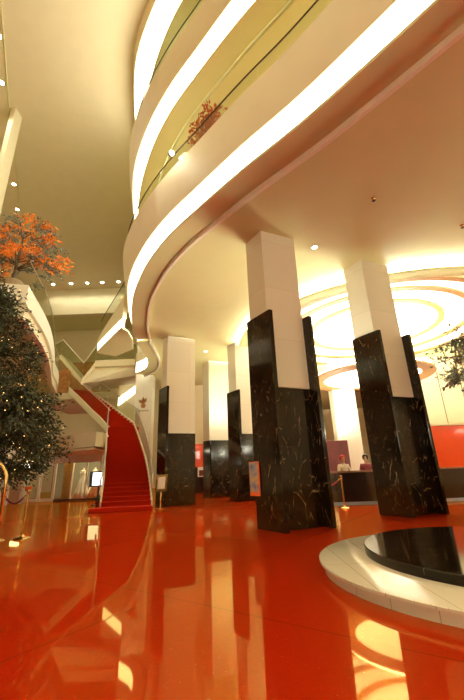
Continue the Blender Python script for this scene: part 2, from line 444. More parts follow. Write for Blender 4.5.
N_ = normals2(ARM); bm = B(); tube(bm, [(c.x-q.x*.09, c.y-q.y*.09, 9.87-.85*i/(len(ARM)-1)) for i, (c, q) in enumerate(zip(ARM, N_))], .02, 6); link('handrail', bm, 'darkmetal', br, True)
# ------------------------------------------------------------------ columns
def column(nx, ny, ang, w, d, fins, label, top=7.30, wains=2.85, fin=4.85, name='lobby_column', up=430):
    root = empty(name, (nx, ny, 0), label, 'column', 'marble clad lobby columns')
    u = Vector((math.cos(ang), math.sin(ang))); va = ang+math.radians(100); v = Vector((math.cos(va), math.sin(va)))
    def P(a, b): p = u*a+v*b; return (p.x, p.y)
    T = .1; f = .28
    a0, a1 = (T if 'L' in fins else 0), (w-T if 'R' in fins else w); sf_ = .22 if 'R' in fins else f+.03
    bm = B(); prism(bm, [P(a0+.004, sf_), P(a1-.004, sf_), P(a1-.004, d), P(a0+.004, d)], wains, top); link('white_shaft', bm, 'panel', root, uv=True)
    bm = B(); prism(bm, [P(a0, f), P(a1, f), P(a1, d+.03), P(a0, d+.03)], 0, wains, .006); link('marble_wainscot', bm, 'marble', root)
    if 'L' in fins:
        bm = B(); prism(bm, [P(0, 0), P(T, 0), P(T, d), P(0, d)], 0, fin, .008); link('marble_fin', bm, 'marble', root)
    if 'R' in fins:
        bm = B(); prism(bm, [P(w-T, 0), P(w, 0), P(w, d), P(w-T, d)], 0, fin, .008); link('marble_fin', bm, 'marble', root)
    q = u*(w/2)+v*(d+.03)  # unseen uplighter added behind each column to brighten the lobby ceiling
    bm = B(); box(bm, -.10, .10, 0, .16, 0, .12, .01); bmesh.ops.rotate(bm, verts=bm.verts[:], matrix=Matrix.Rotation(ang, 3, 'Z')); bmesh.ops.translate(bm, verts=bm.verts[:], vec=(q.x, q.y, 2.6)); link('added_rear_fitting', bm, 'steel', root)
    if up:
        ld = bpy.data.lights.new('added_rear_uplight', 'SPOT'); ld.energy = up; ld.color = (1, .97, .74); ld.spot_size = 2.75; ld.spot_blend = .5; ld.shadow_soft_size = .15
        lo = bpy.data.objects.new('added_rear_uplight', ld); col.objects.link(lo); lo.parent = root; q2 = q+v*.25; lo.location = (q2.x, q2.y, 2.8); lo.rotation_euler = (PI, 0, 0)
    return root
R_ = math.radians
column(.92, 7.66, R_(24), 1.24, .92, 'LR', 'large front column with two tall marble fins and a small framed notice', wains=3.0)
column(4.15, 9.24, R_(22.7), 1.25, .92, 'LR', 'large marble-finned column nearest the round two-tier platform', wains=3.0)
column(-2.88, 14.9, R_(24), 1.42, .9, 'L', 'column beside the foot of the red staircase with one marble fin', up=110)
column(-1.20, 18.96, R_(24), 1.2, 1.0, '', 'farthest slim column without fins, showing a red wall on both sides', up=250)
column(.22, 16.12, R_(24), .95, 1.0, 'L', 'slim column half hidden behind the large front column, one leaning-looking fin')

# ------------------------------------------------------------------ round platform
plat = empty('round_platform', (2.90, 4.6, 0), 'two-tier round platform, cream tile below and polished black marble on top', 'platform')
bm = B(); lathe(bm, [(0, 0), (1.90, 0), (1.90, .10), (1.95, .10), (1.95, .125), (1.94, .13), (0, .13)], n=96); lt_ = autosmooth(link('lower_tier', bm, 'creamtile', plat, uv=True))
uvl = lt_.data.uv_layers[0].data
for p in lt_.data.polygons:
    if abs(p.normal.z) < .5:
        aa = [math.atan2(lt_.data.vertices[lt_.data.loops[i].vertex_index].co.y, lt_.data.vertices[lt_.data.loops[i].vertex_index].co.x) for i in p.loop_indices]
        if max(aa)-min(aa) > PI: aa = [x+2*PI if x < 0 else x for x in aa]
        for i, x in zip(p.loop_indices, aa): uvl[i].uv = (x*1.95, .5)
bm = B(); lathe(bm, [(0, .13), (1.60, .13), (1.60, .215), (1.59, .225), (0, .225)], n=96); po = link('upper_tier', bm, 'platmarble', plat); po.location = (.26, .12, 0); autosmooth(po)

# ------------------------------------------------------------------ reception
rc = empty('reception_counter', (6.2, 13.6, 0), 'long black curved reception counter with a pale blue plinth', 'counter')
CC = catmull([(x-6.2, y-13.6, 0) for x, y in [(2.2, 14.6), (2.9, 13.75), (3.9, 13.5), (5.5, 13.45), (7.3, 13.55), (9.5, 13.9), (12, 14.8)]], 6)
bm = B(); sweep(bm, CC, [(-.02, 0), (-.02, .10), (-.6, .10), (-.6, 0)]); autosmooth(link('plinth', bm, 'blue', rc))
bm = B(); sweep(bm, CC, [(-.10, .10), (.10, .55), (.16, 1.03), (-.6, 1.03), (-.6, .10)]); autosmooth(link('front_panel', bm, 'counter', rc))
bm = B(); sweep(bm, CC, [(.22, 1.03), (.22, 1.09), (-.62, 1.09), (-.62, 1.03)]); autosmooth(link('countertop', bm, 'countertop', rc))

aw = empty('accent_wall', (11.5, 17.2, 0), 'glossy red-orange wall with a pale cap behind the reception counter', 'wall panel')
bm = B(); box(bm, -3.2, 4.4, 0, .5, 0, 2.95, .02); link('panel', bm, 'accent', aw)
bm = B(); box(bm, -3.25, 4.4, -.05, .55, 2.95, 3.05, .01); link('cap', bm, 'cream', aw)
wp = empty('panelled_wall', (10.4, 20, 0), 'cream panelled wall with dark vertical joints above the red-orange wall', 'wall panel')
bm = B(); box(bm, -1.6, 5.5, 0, .3, 0, 7.29); link('panel', bm, 'cream', wp)
bm = B()
for k in range(5): box(bm, -1.0+1.25*k, -.96+1.25*k, -.012, .02, .1, 7)
link('joints', bm, 'seam', wp)
dr = empty('low_partition', (5.0, 18.6, 0), 'dark red lacquer partition behind the counter between the two large columns', 'partition')
bm = B(); box(bm, -.75, .75, 0, .25, 0, 2.55, .02); link('panel', bm, 'darkred', dr)
for i, (x, y, w, lb) in enumerate(((4.3, 21.5, 1.1, 'white square pillar rising behind the dark red partition'), (6.4, 20.6, 1.3, 'cream square pillar to the side of the dark red partition'))):
    r = empty('square_pillar', (x, y, 0), lb, 'pillar')
    bm = B(); box(bm, -w/2, w/2, -.4, .4, 0, 7.29, .01); link('shaft', bm, 'panel', r, uv=True)

# far red band and dark base between the slim columns
rb = empty('red_band_wall', (-.6, 25, 0), 'distant bright red wall band over a dark base seen between the slim columns', 'wall panel')
bm = B(); box(bm, -3.4, 2.6, 0, .2, 1.62, 3.15); link('red_band', bm, 'accent', rb)
bm = B(); box(bm, -3.4, 2.6, -.03, .2, 0, 1.62); link('dark_base', bm, 'counter', rb)
bm = B(); box(bm, -3.4, 2.6, .02, .2, 3.15, 7.29); link('upper_panel', bm, 'cream', rb)
fr = empty('framed_picture', (-2.35, 24.93, 1.0), 'pale framed picture on the dark base under the distant red band', 'picture')
bm = B(); box(bm, -.25, .25, -.03, .02, 0, .62, .01); link('frame', bm, 'paper', fr)
bm = B(); box(bm, -.16, .16, -.035, 0, .06, .42); link('print', bm, 'darkred', fr)

def added_uplight(x, y, z, sx, sy, power, parent):  # area lamps added on wall tops to lift the lobby ceiling
    ld = bpy.data.lights.new('wall_top_fill', 'AREA'); ld.shape = 'RECTANGLE'; ld.size = sx; ld.size_y = sy; ld.energy = power; ld.color = (1, .97, .74)
    lo = bpy.data.objects.new('wall_top_fill', ld); col.objects.link(lo); lo.parent = parent; lo.location = (x, y, z); lo.rotation_euler = (PI, 0, 0)
    return lo
added_uplight(.5, .25, 3.1, 7, .4, 120, aw)
added_uplight(-.4, .35, 3.3, 5.5, .3, 700, rb)
added_uplight(0, .12, 2.62, 1.3, .2, 250, dr)
# light dome over the reception
dm = empty('ceiling_dome', (DOME[0], DOME[1], 7.42), 'stepped circular ceiling recess glowing white over the reception', 'ceiling recess')
def ring(bm, r0, r1, z0, z1, n=96):
    lathe(bm, [(r0, z0), (r1, z0), (r1, z1), (r0, z1), (r0, z0)], n=n)
    bmesh.ops.remove_doubles(bm, verts=bm.verts[:], dist=1e-4)
bm = B(); ring(bm, R0-.06, R0-.005, -.26, .75); autosmooth(link('rim', bm, 'ceil', dm))
bm = B(); ring(bm, R0-.001, R0+.40, -.26, -.235); ring(bm, R0+.40, R0+.43, -.26, -.185); autosmooth(link('light_trough', bm, 'ceil', dm))
bm = B(); ring(bm, R0+.02, R0+.08, -.23, -.165); autosmooth(link('added_rim_light', bm, 'trough', dm))  # emitter added at the rim to brighten the ceiling around the dome
bm = B(); lathe(bm, [(0, .75), (R0, .75), (R0, .80), (0, .80), (0, .75)], n=96); autosmooth(link('luminous_top', bm, 'dometop', dm))
for rr, z in ((5.55, .28), (4.55, .42), (3.3, .5)):
    bm = B(); ring(bm, rr-.28, rr, z, z+.09); autosmooth(link('step_ring', bm, 'tan', dm))
    bm = B(); ring(bm, rr-.02, rr+.06, z+.1, z+.16); autosmooth(link('cove_tube', bm, 'covetube', dm))
    for k in range(8):
        bm = B(); a = 2*PI*k/8+.1; tube(bm, [((rr-.14)*math.cos(a), (rr-.14)*math.sin(a), z+.092), ((rr-.14)*math.cos(a), (rr-.14)*math.sin(a), .748)], .012, 6)
        link('hanger', bm, 'steel', dm)
ch = empty('ring_chandelier', (7.25, 18.0, 5.55), 'large flat ring chandelier with a glowing centre above the reception', 'chandelier')
bm = B(); lathe(bm, [(2.45, 0), (3.0, 0), (3.05, .03), (3.0, .16), (2.45, .16), (2.40, .08), (2.45, 0)], n=96); bmesh.ops.remove_doubles(bm, verts=bm.verts[:], dist=1e-4); autosmooth(link('ring', bm, 'tan', ch))
bm = B(); lathe(bm, [(0, .10), (2.40, .10), (2.40, .14), (0, .14), (0, .10)], n=96); autosmooth(link('diffuser', bm, 'dome', ch))
for k in range(6):
    bm = B(); a = 2*PI*k/6+.3; tube(bm, [(2.7*math.cos(a), 2.7*math.sin(a), .162), (2.7*math.cos(a), 2.7*math.sin(a), 2.61)], .012, 6)
    link('hanger', bm, 'steel', ch)
bm = B(); ring(bm, 2.5, 2.95, .165, .21); autosmooth(link('added_uplight', bm, 'added_uplight', ch))  # glowing top ring added to throw light up on the ceiling

# ------------------------------------------------------------------ lamps
def downlight(x, y, z, label, group, r=.07, power=0, spread=1.9):
    root = empty('downlight', (x, y, z), label, 'ceiling light', group)
    bm = B(); lathe(bm, [(r*1.0, 0), (r*1.35, 0), (r*1.35, -.015), (r*1.0, -.015), (r, 0)], n=20); link('trim_ring', bm, 'steel', root)
    bm = B(); lathe(bm, [(0, -.006), (r, -.006), (r, -.002), (0, -.002)], n=20); link('lens', bm, 'lamp', root)
    if power:
        ld = bpy.data.lights.new('downlight_beam', 'SPOT'); ld.energy = power; ld.color = (1, .97, .74); ld.spot_size = spread; ld.spot_blend = .6; ld.shadow_soft_size = .08
        lo = bpy.data.objects.new('downlight_beam', ld); col.objects.link(lo); lo.parent = root; lo.location = (0, 0, -.03)
    return root
for x, y, lb in ((2.52, 8.71, 'small round downlight in the lobby ceiling between the two large columns'), (-1.4, 17.6, 'round downlight in the lobby ceiling above the slim columns'), (-3.5, 21.0, 'round downlight in the lobby ceiling beside the emblem pier'), (1.0, 12.2, 'round downlight in the lobby ceiling hidden past the large front column')):
    downlight(x, y, 7.30, lb, 'lobby ceiling downlights', .075, 60)

# ================= PART2
# ------------------------------------------------------------------ atrium, far side
bm = B(); box(bm, -23.9, -5.2, 33.6, 34.1, 17.6, 20.59); o = link('trim_1', bm, 'cream'); o['kind'] = 'structure'
bm = B(); box(bm, -23.9, -5.2, 34.1, 37.9, 17.6, 17.8); o = link('ceiling', bm, 'ceil'); o['kind'] = 'structure'
lb = ['leftmost', 'second', 'middle', 'fourth', 'rightmost']
for k, (x, y) in enumerate([(-18.6, 32.4), (-16.7, 32.4), (-15.0, 32.4), (-13.4, 32.4), (-11.7, 32.4)]):
    downlight(x, y, 20.6, 'bright downlight in the row washing the far wall, %s of the five' % lb[k], 'row of downlights along the far wall', .16, 230, 2.2)
for k, (x, y) in enumerate([(-10.26, 10.37), (-11.4, 12.4), (-13.0, 15.6), (-14.7, 19.0), (-15.9, 21.4)]):
    downlight(x, y, 20.6, 'ceiling downlight beside the thin joint and slender pillar, %s from the viewer' % ['first', 'second', 'third', 'fourth', 'farthest'][k], 'line of downlights beside the ceiling joint', .12, 700, 2.2)
bm = B(); tube(bm, [(-8.6, 7.7, 20.585), (-12.0, 14.1, 20.585), (-15.6, 21.3, 20.585)], .03, 4); o = link('trim_2', bm, 'ceil'); o['kind'] = 'structure'

# slender pillar
sp = empty('slender_pillar', (-11.55, 14.0, 6.985), 'slender cream pillar rising from the side balcony to the atrium ceiling', 'pillar')
bm = B(); box(bm, -.13, .13, -.3, .3, 0, 13.6, .01); link('shaft', bm, 'cream', sp)

# side mezzanine balcony with the planted tree
mz = empty('side_balcony', (0, 0, 0), 'white rounded side balcony with a glass rail, behind the big fairy-lit tree', 'balcony')
MC = [Vector((p.x, p.y, 0)) for p in catmull([(-12.6, 24.5, 0), (-10.3, 20.0, 0), (-9.45, 17.8, 0), (-8.46, 15.7, 0), (-7.55, 13.6, 0), (-6.97, 11.92, 0), (-6.42, 9.9, 0)], 5)]+[Vector((-6.36, 9.75, 0)), Vector((-6.9, 9.62, 0)), Vector((-9.6, 8.9, 0)), Vector((-13, 8, 0))]
bm = B(); sweep(bm, MC, [(0, 6.38), (0, 7.0), (-.25, 7.0), (-.25, 6.38)]); autosmooth(link('fascia', bm, 'panelwhite', mz))
bm = B(); sweep(bm, MC, [(-.10, 6.0), (-.10, 6.376), (-.25, 6.376), (-.25, 6.0)]); autosmooth(link('lower_band', bm, 'cream', mz))
bm = B(); sweep(bm, MC, [(-.02, 5.9), (-.02, 5.996), (-.25, 5.996), (-.25, 5.9)]); autosmooth(link('drip_edge', bm, 'cream', mz))
dk = [(p.x, p.y) for p in offset(MC, -.26)]
bm = B(); flat_with_holes(bm, dk+[(-23, 8), (-23, 24.5)], [], 6.7, 6.98); link('deck', bm, 'ceil', mz)
go = offset(MC, -.12)
for a, b in zip(range(0, len(go)-4, 4), range(4, len(go)-3, 4)):
    bm = B(); sweep(bm, go[a:b+1], [(.008, 7.003), (.008, 7.95), (-.008, 7.95), (-.008, 7.003)]); autosmooth(link('glass_panel', bm, 'glass', mz))
bm = B(); tube(bm, [(c.x, c.y, 7.97) for c in go[:-3]], .018, 6); link('handrail', bm, 'steel', mz, True)
# wall under that balcony, set back
bm = B(); box(bm, -14.4, -14.2, 8, 27, 0, 6.69); o = link('wall_left_lower', bm, 'cream'); o['kind'] = 'structure'

# ------------------------------------------------------------------ foliage
def leaf(bm, p, d, n, L, w):
    d = d.normalized(); s = d.cross(n)
    if s.length < .05: s = d.cross(Vector((.3, .8, .5)))
    s.normalize(); u = s.cross(d)
    a = bm.verts.new(p); b = bm.verts.new(p+d*L*.5+s*w*.5+u*L*.08); c = bm.verts.new(p+d*L); e = bm.verts.new(p+d*L*.5-s*w*.5+u*L*.08)
    bm.faces.new((a, b, c)); bm.faces.new((a, c, e))
def rv(): 
    while True:
        v = Vector((random.uniform(-1, 1), random.uniform(-1, 1), random.uniform(-1, 1)))
        if .05 < v.length < 1: return v
def spray(bm, p, d, n, L, w, length_):
    """a twig's worth of leaves along direction d"""
    for k in range(n):
        t = k/max(1, n-1); q = p+d*length_*t+Vector((0, 0, -.25*length_*t*t))
        leaf(bm, q, d*.6+rv()*.9+Vector((0, 0, -.25)), rv(), L*random.uniform(.7, 1.2), w*random.uniform(.7, 1.2))

tr = empty('fairy_lit_tree', (-6.6, 7.7, 0), 'big dark green tree dotted with tiny warm fairy lights', 'tree')
bm = B(); lathe(bm, [(0, 0), (.38, 0), (.5, .62), (.46, .62), (.44, .55), (0, .55)], n=28); autosmooth(link('pot', bm, 'darkpot', tr))
bm = B(); tube(bm, [(0, 0, .5), (.05, .03, 1.2), (-.03, .06, 2.2), (.04, 0, 3.4), (0, .05, 4.8), (.05, 0, 6.0)], [.13, .11, .10, .08, .05, .02], 10); link('trunk', bm, 'bark', tr, True)
def frad(z):
    pts = [(1.2, 1.6), (1.45, 2.9), (1.75, 3.2), (2.2, 3.2), (2.85, 2.9), (3.5, 2.5), (4.1, 2.2), (4.6, 1.9), (5.1, 1.5), (5.7, 1.25), (6.1, .2)]
    for (a, ra), (b, rb_) in zip(pts, pts[1:]):
        if a <= z <= b: return ra+(rb_-ra)*(z-a)/(b-a)
    return 0
fb = B(); lights = []; brs = []
clumps = []
for k in range(640):
    z = random.choice([random.uniform(1.25, 3.2), random.uniform(1.3, 5.9)]); a = random.uniform(0, 2*PI); r = frad(z)*math.sqrt(random.uniform(.12, 1))*random.uniform(.78, 1.0)
    r *= .88
    c = Vector((r*math.cos(a), .72*r*math.sin(a), z)); clumps.append(c)
    if c.y < -.2 and c.x > 0 and z < 2.15: continue
    if (c-Vector((1.75, -.95, 1.0))).length < 1.05: continue
    d = Vector((c.x, c.y, .1)).normalized()
    for q in range(12):
        dd = (d+rv()*.9).normalized()
        spray(fb, c+rv()*.2, dd, 7, .115, .05, random.uniform(.22, .5))
    if random.random() < .95: lights.append(c+rv()*.3)
    if random.random() < .6: lights.append(c+d*.35+rv()*.25)
    if k % 9 == 0: brs.append(c)
link('foliage', fb, 'leafdark', tr)
for c in brs:
    bm = B(); z0 = max(1.0, c.z-.35*math.hypot(c.x, c.y)); tube(bm, [(0, 0, z0), (c.x*.5, c.y*.5, (z0+c.z)/2+.12), tuple(c)], [.04, .025, .008], 6); link('branch', bm, 'bark', tr, True)
bm = B()
for p in lights:
    bmesh.ops.create_icosphere(bm, subdivisions=1, radius=.009, matrix=Matrix.Translation(p))
o = link('fairy_lights', bm, 'fairy', tr); o['kind'] = 'stuff'

ot = empty('potted_orange_tree', (-7.25, 10.22, 6.985), 'small potted tree with orange and grey-green leaves on the side balcony', 'potted tree')
bm = B(); lathe(bm, [(0, 0), (.24, 0), (.31, .36), (.33, .38), (.33, .44), (.29, .44), (.28, .40), (0, .40)], n=28); autosmooth(link('pot', bm, 'pot', ot))
bm = B(); tube(bm, [(0, 0, .4), (.04, 0, .9), (.0, .03, 1.3), (.10, 0, 1.8), (.05, 0, 2.5)], [.06, .055, .05, .035, .012], 8); link('trunk', bm, 'bark', ot, True)
fo, fg, fm = B(), B(), B()
for k in range(110):
    t = random.random(); z = 1.2+1.6*t; rmax = 1.5*(1-.62*t**1.3); a = random.uniform(0, 2*PI); r = rmax*math.sqrt(random.uniform(.05, 1))
    c = Vector((.25+r*math.cos(a), .75*r*math.sin(a), z-.18*r))
    tgt = fo if random.random() < .55 else fg
    for q in range(6):
        d = Vector((math.cos(a+random.uniform(-1, 1)), math.sin(a+random.uniform(-1, 1)), random.uniform(-.15, .2)))
        spray(tgt, c+Vector((random.uniform(-.14, .14), random.uniform(-.14, .14), random.uniform(-.05, .05))), d, 7, .12, .065, random.uniform(.2, .42))
    if k % 5 == 0:
        bm = B(); tube(bm, [(.04, 0, max(.9, z-.5)), (c.x*.6, c.y*.6, z-.15), tuple(c)], [.022, .015, .005], 6); link('branch', bm, 'bark', ot, True)
link('orange_foliage', fo, 'leaforange', ot); link('green_foliage', fg, 'leafgrey', ot)

# russet shrub on the lowest gallery
rs = empty('potted_russet_shrub', (-.32, 7.5, 8.705), 'russet-leaved shrub in a box planter behind the glass of the lowest curved balcony', 'potted plant', rz=-.84)
bm = B(); box(bm, -.5, .3, -.25, .25, 0, 1.3, .02); link('planter', bm, 'wood', rs)
fb = B()
for k in range(70):
    c = Vector((random.uniform(-.7, .45), random.uniform(-.3, .3), random.uniform(1.35, 2.35)))
    for q in range(4): spray(fb, c, rv().normalized(), 5, .13, .07, .22)
link('foliage', fb, 'leafred', rs)
bm = B(); tube(bm, [(-.1, 0, 1.25), (-.08, 0, 1.9)], .03, 6); link('stem', bm, 'bark', rs, True)

# tree reaching in at the side of the frame
pt = empty('ornamental_tree', (7.3, 9.0, 0), 'grey-green tree whose lacy branches reach in front of the white dome light', 'tree')
bm = B(); lathe(bm, [(0, 0), (.34, 0), (.45, .6), (.41, .6), (.4, .54), (0, .54)], n=28); autosmooth(link('pot', bm, 'darkpot', pt))
bm = B(); tube(bm, [(0, 0, .5), (.05, 0, 1.8), (-.05, 0, 3.2), (0, 0, 4.8)], [.07, .06, .045, .015], 8); link('trunk', bm, 'bark', pt, True)
fb = B()
for k in range(130):
    z = random.uniform(3.35, 4.75); a = random.uniform(0, 2*PI); r = (1.75-.55*abs(z-3.9))*math.sqrt(random.uniform(.1, 1))
    c = Vector((r*math.cos(a), .7*r*math.sin(a), z-.15*r))
    for q in range(5): spray(fb, c+rv()*.1, Vector((math.cos(a), math.sin(a), -.1))+rv()*.8, 6, .12, .06, .28)
    if k % 4 == 0:
        bm = B(); tube(bm, [(0, 0, z-.6), (c.x*.6, c.y*.6, z-.15), tuple(c)], [.022, .014, .005], 6); link('branch', bm, 'bark', pt, True)
link('foliage', fb, 'leafgrey', pt)

# ------------------------------------------------------------------ grand staircase
st = empty('grand_staircase', (-4.5, 15, 0), 'tall winding staircase carpeted in red with glass sides and metal handrails', 'staircase')
O = Vector((-4.5, 15, 0))
LL = catmull([(-5.05, 14.1, 0), (-5.5, 15.5, 0), (-6.05, 17.0, 0), (-6.65, 18.6, 0), (-7.14, 20.0, 0)], 12)
LR = catmull([(-3.25, 14.3, 0), (-3.72, 15.7, 0), (-4.30, 17.2, 0), (-5.05, 18.8, 0), (-5.73, 20.2, 0)], 12)
UL = catmull([(-7.40, 21.0, 0), (-8.1, 21.5, 0), (-8.95, 21.95, 0), (-10.0, 22.6, 0), (-11.1, 23.2, 0)], 12)
UR = catmull([(-5.80, 21.5, 0), (-6.9, 22.15, 0), (-8.0, 22.75, 0), (-9.0, 23.3, 0), (-10.1, 23.9, 0)], 12)
def resample(C, n):
    L = length(C); out = []
    return [subcurve(C, L*k/n, min(L, L*(k+1)/n))[0] for k in range(n)]+[C[-1]]
def flight(Lc, Rc, z0, z1, n, name, parent):
    a, b = resample(Lc, n), resample(Rc, n); h = (z1-z0)/n
    bm = B(); ss = B()
    for i in range(n):
        zt = z0+h*(i+1); zb = max(0, zt-h-.03)
        p = [a[i]-O, b[i]-O, b[i+1]-O, a[i+1]-O]
        hexa(bm, [(q.x, q.y, zb) for q in p], [(q.x, q.y, zt-.036) for q in p])
        fa, fb_ = (a[i]-a[i+1]).normalized()*.045, (b[i]-b[i+1]).normalized()*.045
        p = [p[0]+fa, p[1]+fb_, p[2], p[3]]
        hexa(bm, [(q.x, q.y, zt-.036) for q in p], [(q.x, q.y, zt) for q in p])
    link(name, bm, 'carpet', parent)
    # stringer / soffit body below the treads
    N = len(a)
    zz = [z0+h*i for i in range(N)]
    for sgn, A, Bq in ((1, a, b), (-1, b, a)):
        ss = B(); prev = None
        for i in range(N):
            d = (A[i]-Bq[i]).normalized(); p0 = A[i]-O; p1 = p0+d*.06
            zt = zz[i]+h+.03; zb = max(0, zz[i]-.22)
            r = [ss.verts.new((p0.x, p0.y, zb)), ss.verts.new((p1.x, p1.y, zb)), ss.verts.new((p1.x, p1.y, zt)), ss.verts.new((p0.x, p0.y, zt))]
            if prev:
                for k in range(4): ss.faces.new((prev[k], prev[(k+1) % 4], r[(k+1) % 4], r[k]))
            else: ss.faces.new(r[::-1])
            prev = r
        ss.faces.new(prev); link('stringer', ss, 'cream', parent)
        # glass + rail
        m = 5; step = (N-1)/m
        for k in range(m):
            gb = B(); i0, i1 = int(round(k*step)), int(round((k+1)*step)); pr = None
            for i in range(i0, i1+1):
                d = (A[i]-Bq[i]).normalized(); p0 = A[i]-O+d*.028; p1 = A[i]-O+d*.042
                if i == i0: p0, p1 = p0.lerp(A[i+1]-O+d*.028, .06), p1.lerp(A[i+1]-O+d*.042, .06)
                zb = zz[i]+h+.053; zt = zz[i]+h+.95
                r = [gb.verts.new((p0.x, p0.y, zb)), gb.verts.new((p1.x, p1.y, zb)), gb.verts.new((p1.x, p1.y, zt)), gb.verts.new((p0.x, p0.y, zt))]
                if pr:
                    for q in range(4): gb.faces.new((pr[q], pr[(q+1) % 4], r[(q+1) % 4], r[q]))
                else: gb.faces.new(r[::-1])
                pr = r
            gb.faces.new(pr); link('glass_panel', gb, 'glass', parent)
        rb_ = B(); pts = []
        for i in range(N):
            d = (A[i]-Bq[i]).normalized(); p = A[i]-O+d*.035; pts.append((p.x, p.y, zz[i]+h+.98))
        e = Vector(pts[0]); 
        if z0 < 1: pts = [(e.x+.02, e.y-.25, e.z-.55), (e.x+.02, e.y-.22, e.z-.2)]+pts
        tube(rb_, pts, .03, 8); link('handrail', rb_, 'steel', parent, True)
    sb = B(); N = len(a); prev = None
    for i in range(N):
        p, q = a[i]-O, b[i]-O; z = max(.001, zz[i]-.3); z2 = max(.002, zz[i]-.05)
        r = [sb.verts.new((p.x, p.y, z)), sb.verts.new((q.x, q.y, z)), sb.verts.new((q.x, q.y, z2)), sb.verts.new((p.x, p.y, z2))]
        if prev:
            for k in range(4): sb.faces.new((prev[k], prev[(k+1) % 4], r[(k+1) % 4], r[k]))
        else: sb.faces.new(r[::-1])
        prev = r
    sb.faces.new(prev); link('soffit', sb, 'cream', parent)
flight(LL, LR, .14, 3.8, 23, 'lower_flight', st)
flight(UL, UR, 3.8, 6.85, 18, 'upper_flight', st)
bm = B(); prism(bm, [(p[0]+4.5, p[1]-15) for p in [(-5.3, 13.5), (-3.05, 13.75), (-3.25, 14.35), (-5.1, 14.15)]], 0, .14, .02); link('bottom_step', bm, 'carpet', st)
bm = B(); prism(bm, [(p[0]+4.5, p[1]-15) for p in [(-7.14, 20.0), (-5.73, 20.2), (-5.80, 21.5), (-7.4, 21.0)]], 3.6, 3.8); link('landing', bm, 'carpet', st)

# upper storey reached by the stairs
bm = B(); box(bm, -14.2, -7.2, 24.0, 30, 6.4, 6.84); o = link('floor_upper', bm, 'cream'); o['kind'] = 'structure'
ww = empty('wood_panel_wall', (-11.6, 27, 6.85), 'honey-coloured timber wall at the head of the red stairs', 'wall panel')
bm = B(); box(bm, -2.4, 1.9, 0, .2, 0, 3.2); link('panel', bm, 'wood', ww)
pp = empty('upper_parapet', (-8.6, 24.85, 0), 'cream parapet beside the upper red flight', 'parapet')
bm = B(); box(bm, -1.1, 1.4, 0, .25, 0, 6.95, .02); link('panel', bm, 'cream', pp)
for x, y, z, lab in ((-9.9, 20.5, 5.88, 'downlight under the side balcony nearer the tree'), (-10.9, 22.2, 5.88, 'downlight under the side balcony nearer the shop')):
    pass

# emblem pier and its neighbour
ep = empty('emblem_pier', (-5.75, 22.3, 0), 'square cream pier with a small dark emblem, behind the stair landing', 'pillar')
bm = B(); box(bm, -.55, .55, -.3, .5, 0, 9.6, .01); link('shaft', bm, 'panel', ep, uv=True)
em = empty('wall_emblem', (-5.72, 21.975, 5.2), 'small dark leafy emblem over a thin flourish on the cream pier', 'emblem')
bm = B()
for sx, rz, sc_ in ((-1, .9, 1), (1, .5, 1), (-.5, .1, 1.1), (.6, -.5, .8)):
    d = Vector((math.sin(rz)*sx, 0, math.cos(rz))); p = Vector((0, 0, .22)); s = Vector((d.z, 0, -d.x)); L = .32*sc_
    pts = [p, p+d*L*.5+s*.07, p+d*L, p+d*L*.5-s*.07]
    hexa(bm, [(q.x, .02, q.z) for q in pts], [(q.x, -.01, q.z) for q in pts])
pts = [(-.07, .02), (.07, .02), (.12, .14), (.05, .24), (-.05, .24), (-.12, .14)]; hexa(bm, [(a, .02, b) for a, b in pts], [(a, -.015, b) for a, b in pts])
em.scale = (1.3, 1, 1.3); link('mark', bm, 'wood', em)
bm = B(); tube(bm, [(-.28+.04*k, 0, -.12+.03*math.sin(k*1.7)) for k in range(15)], .012, 5); link('flourish', bm, 'seam', em, True)
np_ = empty('slanting_light_pier', (-7.05, 23.2, 0), 'cream pier carrying a slanting bar of light at the back of the landing', 'pillar')
bm = B(); box(bm, -.62, .62, -.2, .3, 0, 7.0, .01); link('shaft', bm, 'cream', np_)
bm = B(); hexa(bm, [(-.60, -.27, 5.6), (.6, -.27, 6.5), (.6, -.21, 6.5), (-.60, -.21, 5.6)], [(-.60, -.27, 6.12), (.6, -.27, 6.98), (.6, -.21, 6.98), (-.60, -.21, 6.12)]); link('light_bar', bm, 'strip_low', np_)

# raised walkway with zig-zag glass
zb = empty('raised_walkway', (-8.2, 24, 8.3), 'cream walkway landing with folded glass-sided ramps above the stairs', 'walkway')
def P3(pts): return [(p[0]+8.2, p[1]-24, p[2]-8.3) for p in pts]
bm = B(); hexa(bm, P3([(-9.3, 22.6, 8.25), (-6.6, 22.6, 8.25), (-6.6, 25.5, 8.25), (-9.3, 25.5, 8.25)]), P3([(-9.3, 22.6, 8.7), (-6.6, 22.6, 8.7), (-6.6, 25.5, 8.7), (-9.3, 25.5, 8.7)])); link('slab', bm, 'cream', zb)
bm = B(); hexa(bm, P3([(-9.9, 22.2, 7.0), (-6.7, 23.4, 7.75), (-6.7, 25.5, 7.75), (-9.9, 25.5, 7.2)]), P3([(-9.3, 22.8, 8.245), (-6.7, 22.8, 8.245), (-6.7, 25.5, 8.245), (-9.3, 25.5, 8.245)])); link('soffit', bm, 'cream', zb)
def ramp(p, q, dy, th, name, m):
    bm = B(); hexa(bm, P3([p, q, (q[0], q[1]+dy, q[2]), (p[0], p[1]+dy, p[2])]), P3([(p[0], p[1], p[2]+th), (q[0], q[1], q[2]+th), (q[0], q[1]+dy, q[2]+th), (p[0], p[1]+dy, p[2]+th)])); return link(name, bm, m, zb)
ramp((-12.1, 23.4, 9.15), (-9.9, 22.2, 6.95), 1.6, .35, 'ramp', 'cream')
ramp((-9.9, 22.2, 6.95), (-9.3, 22.62, 8.25), 1.6, .35, 'ramp', 'cream')
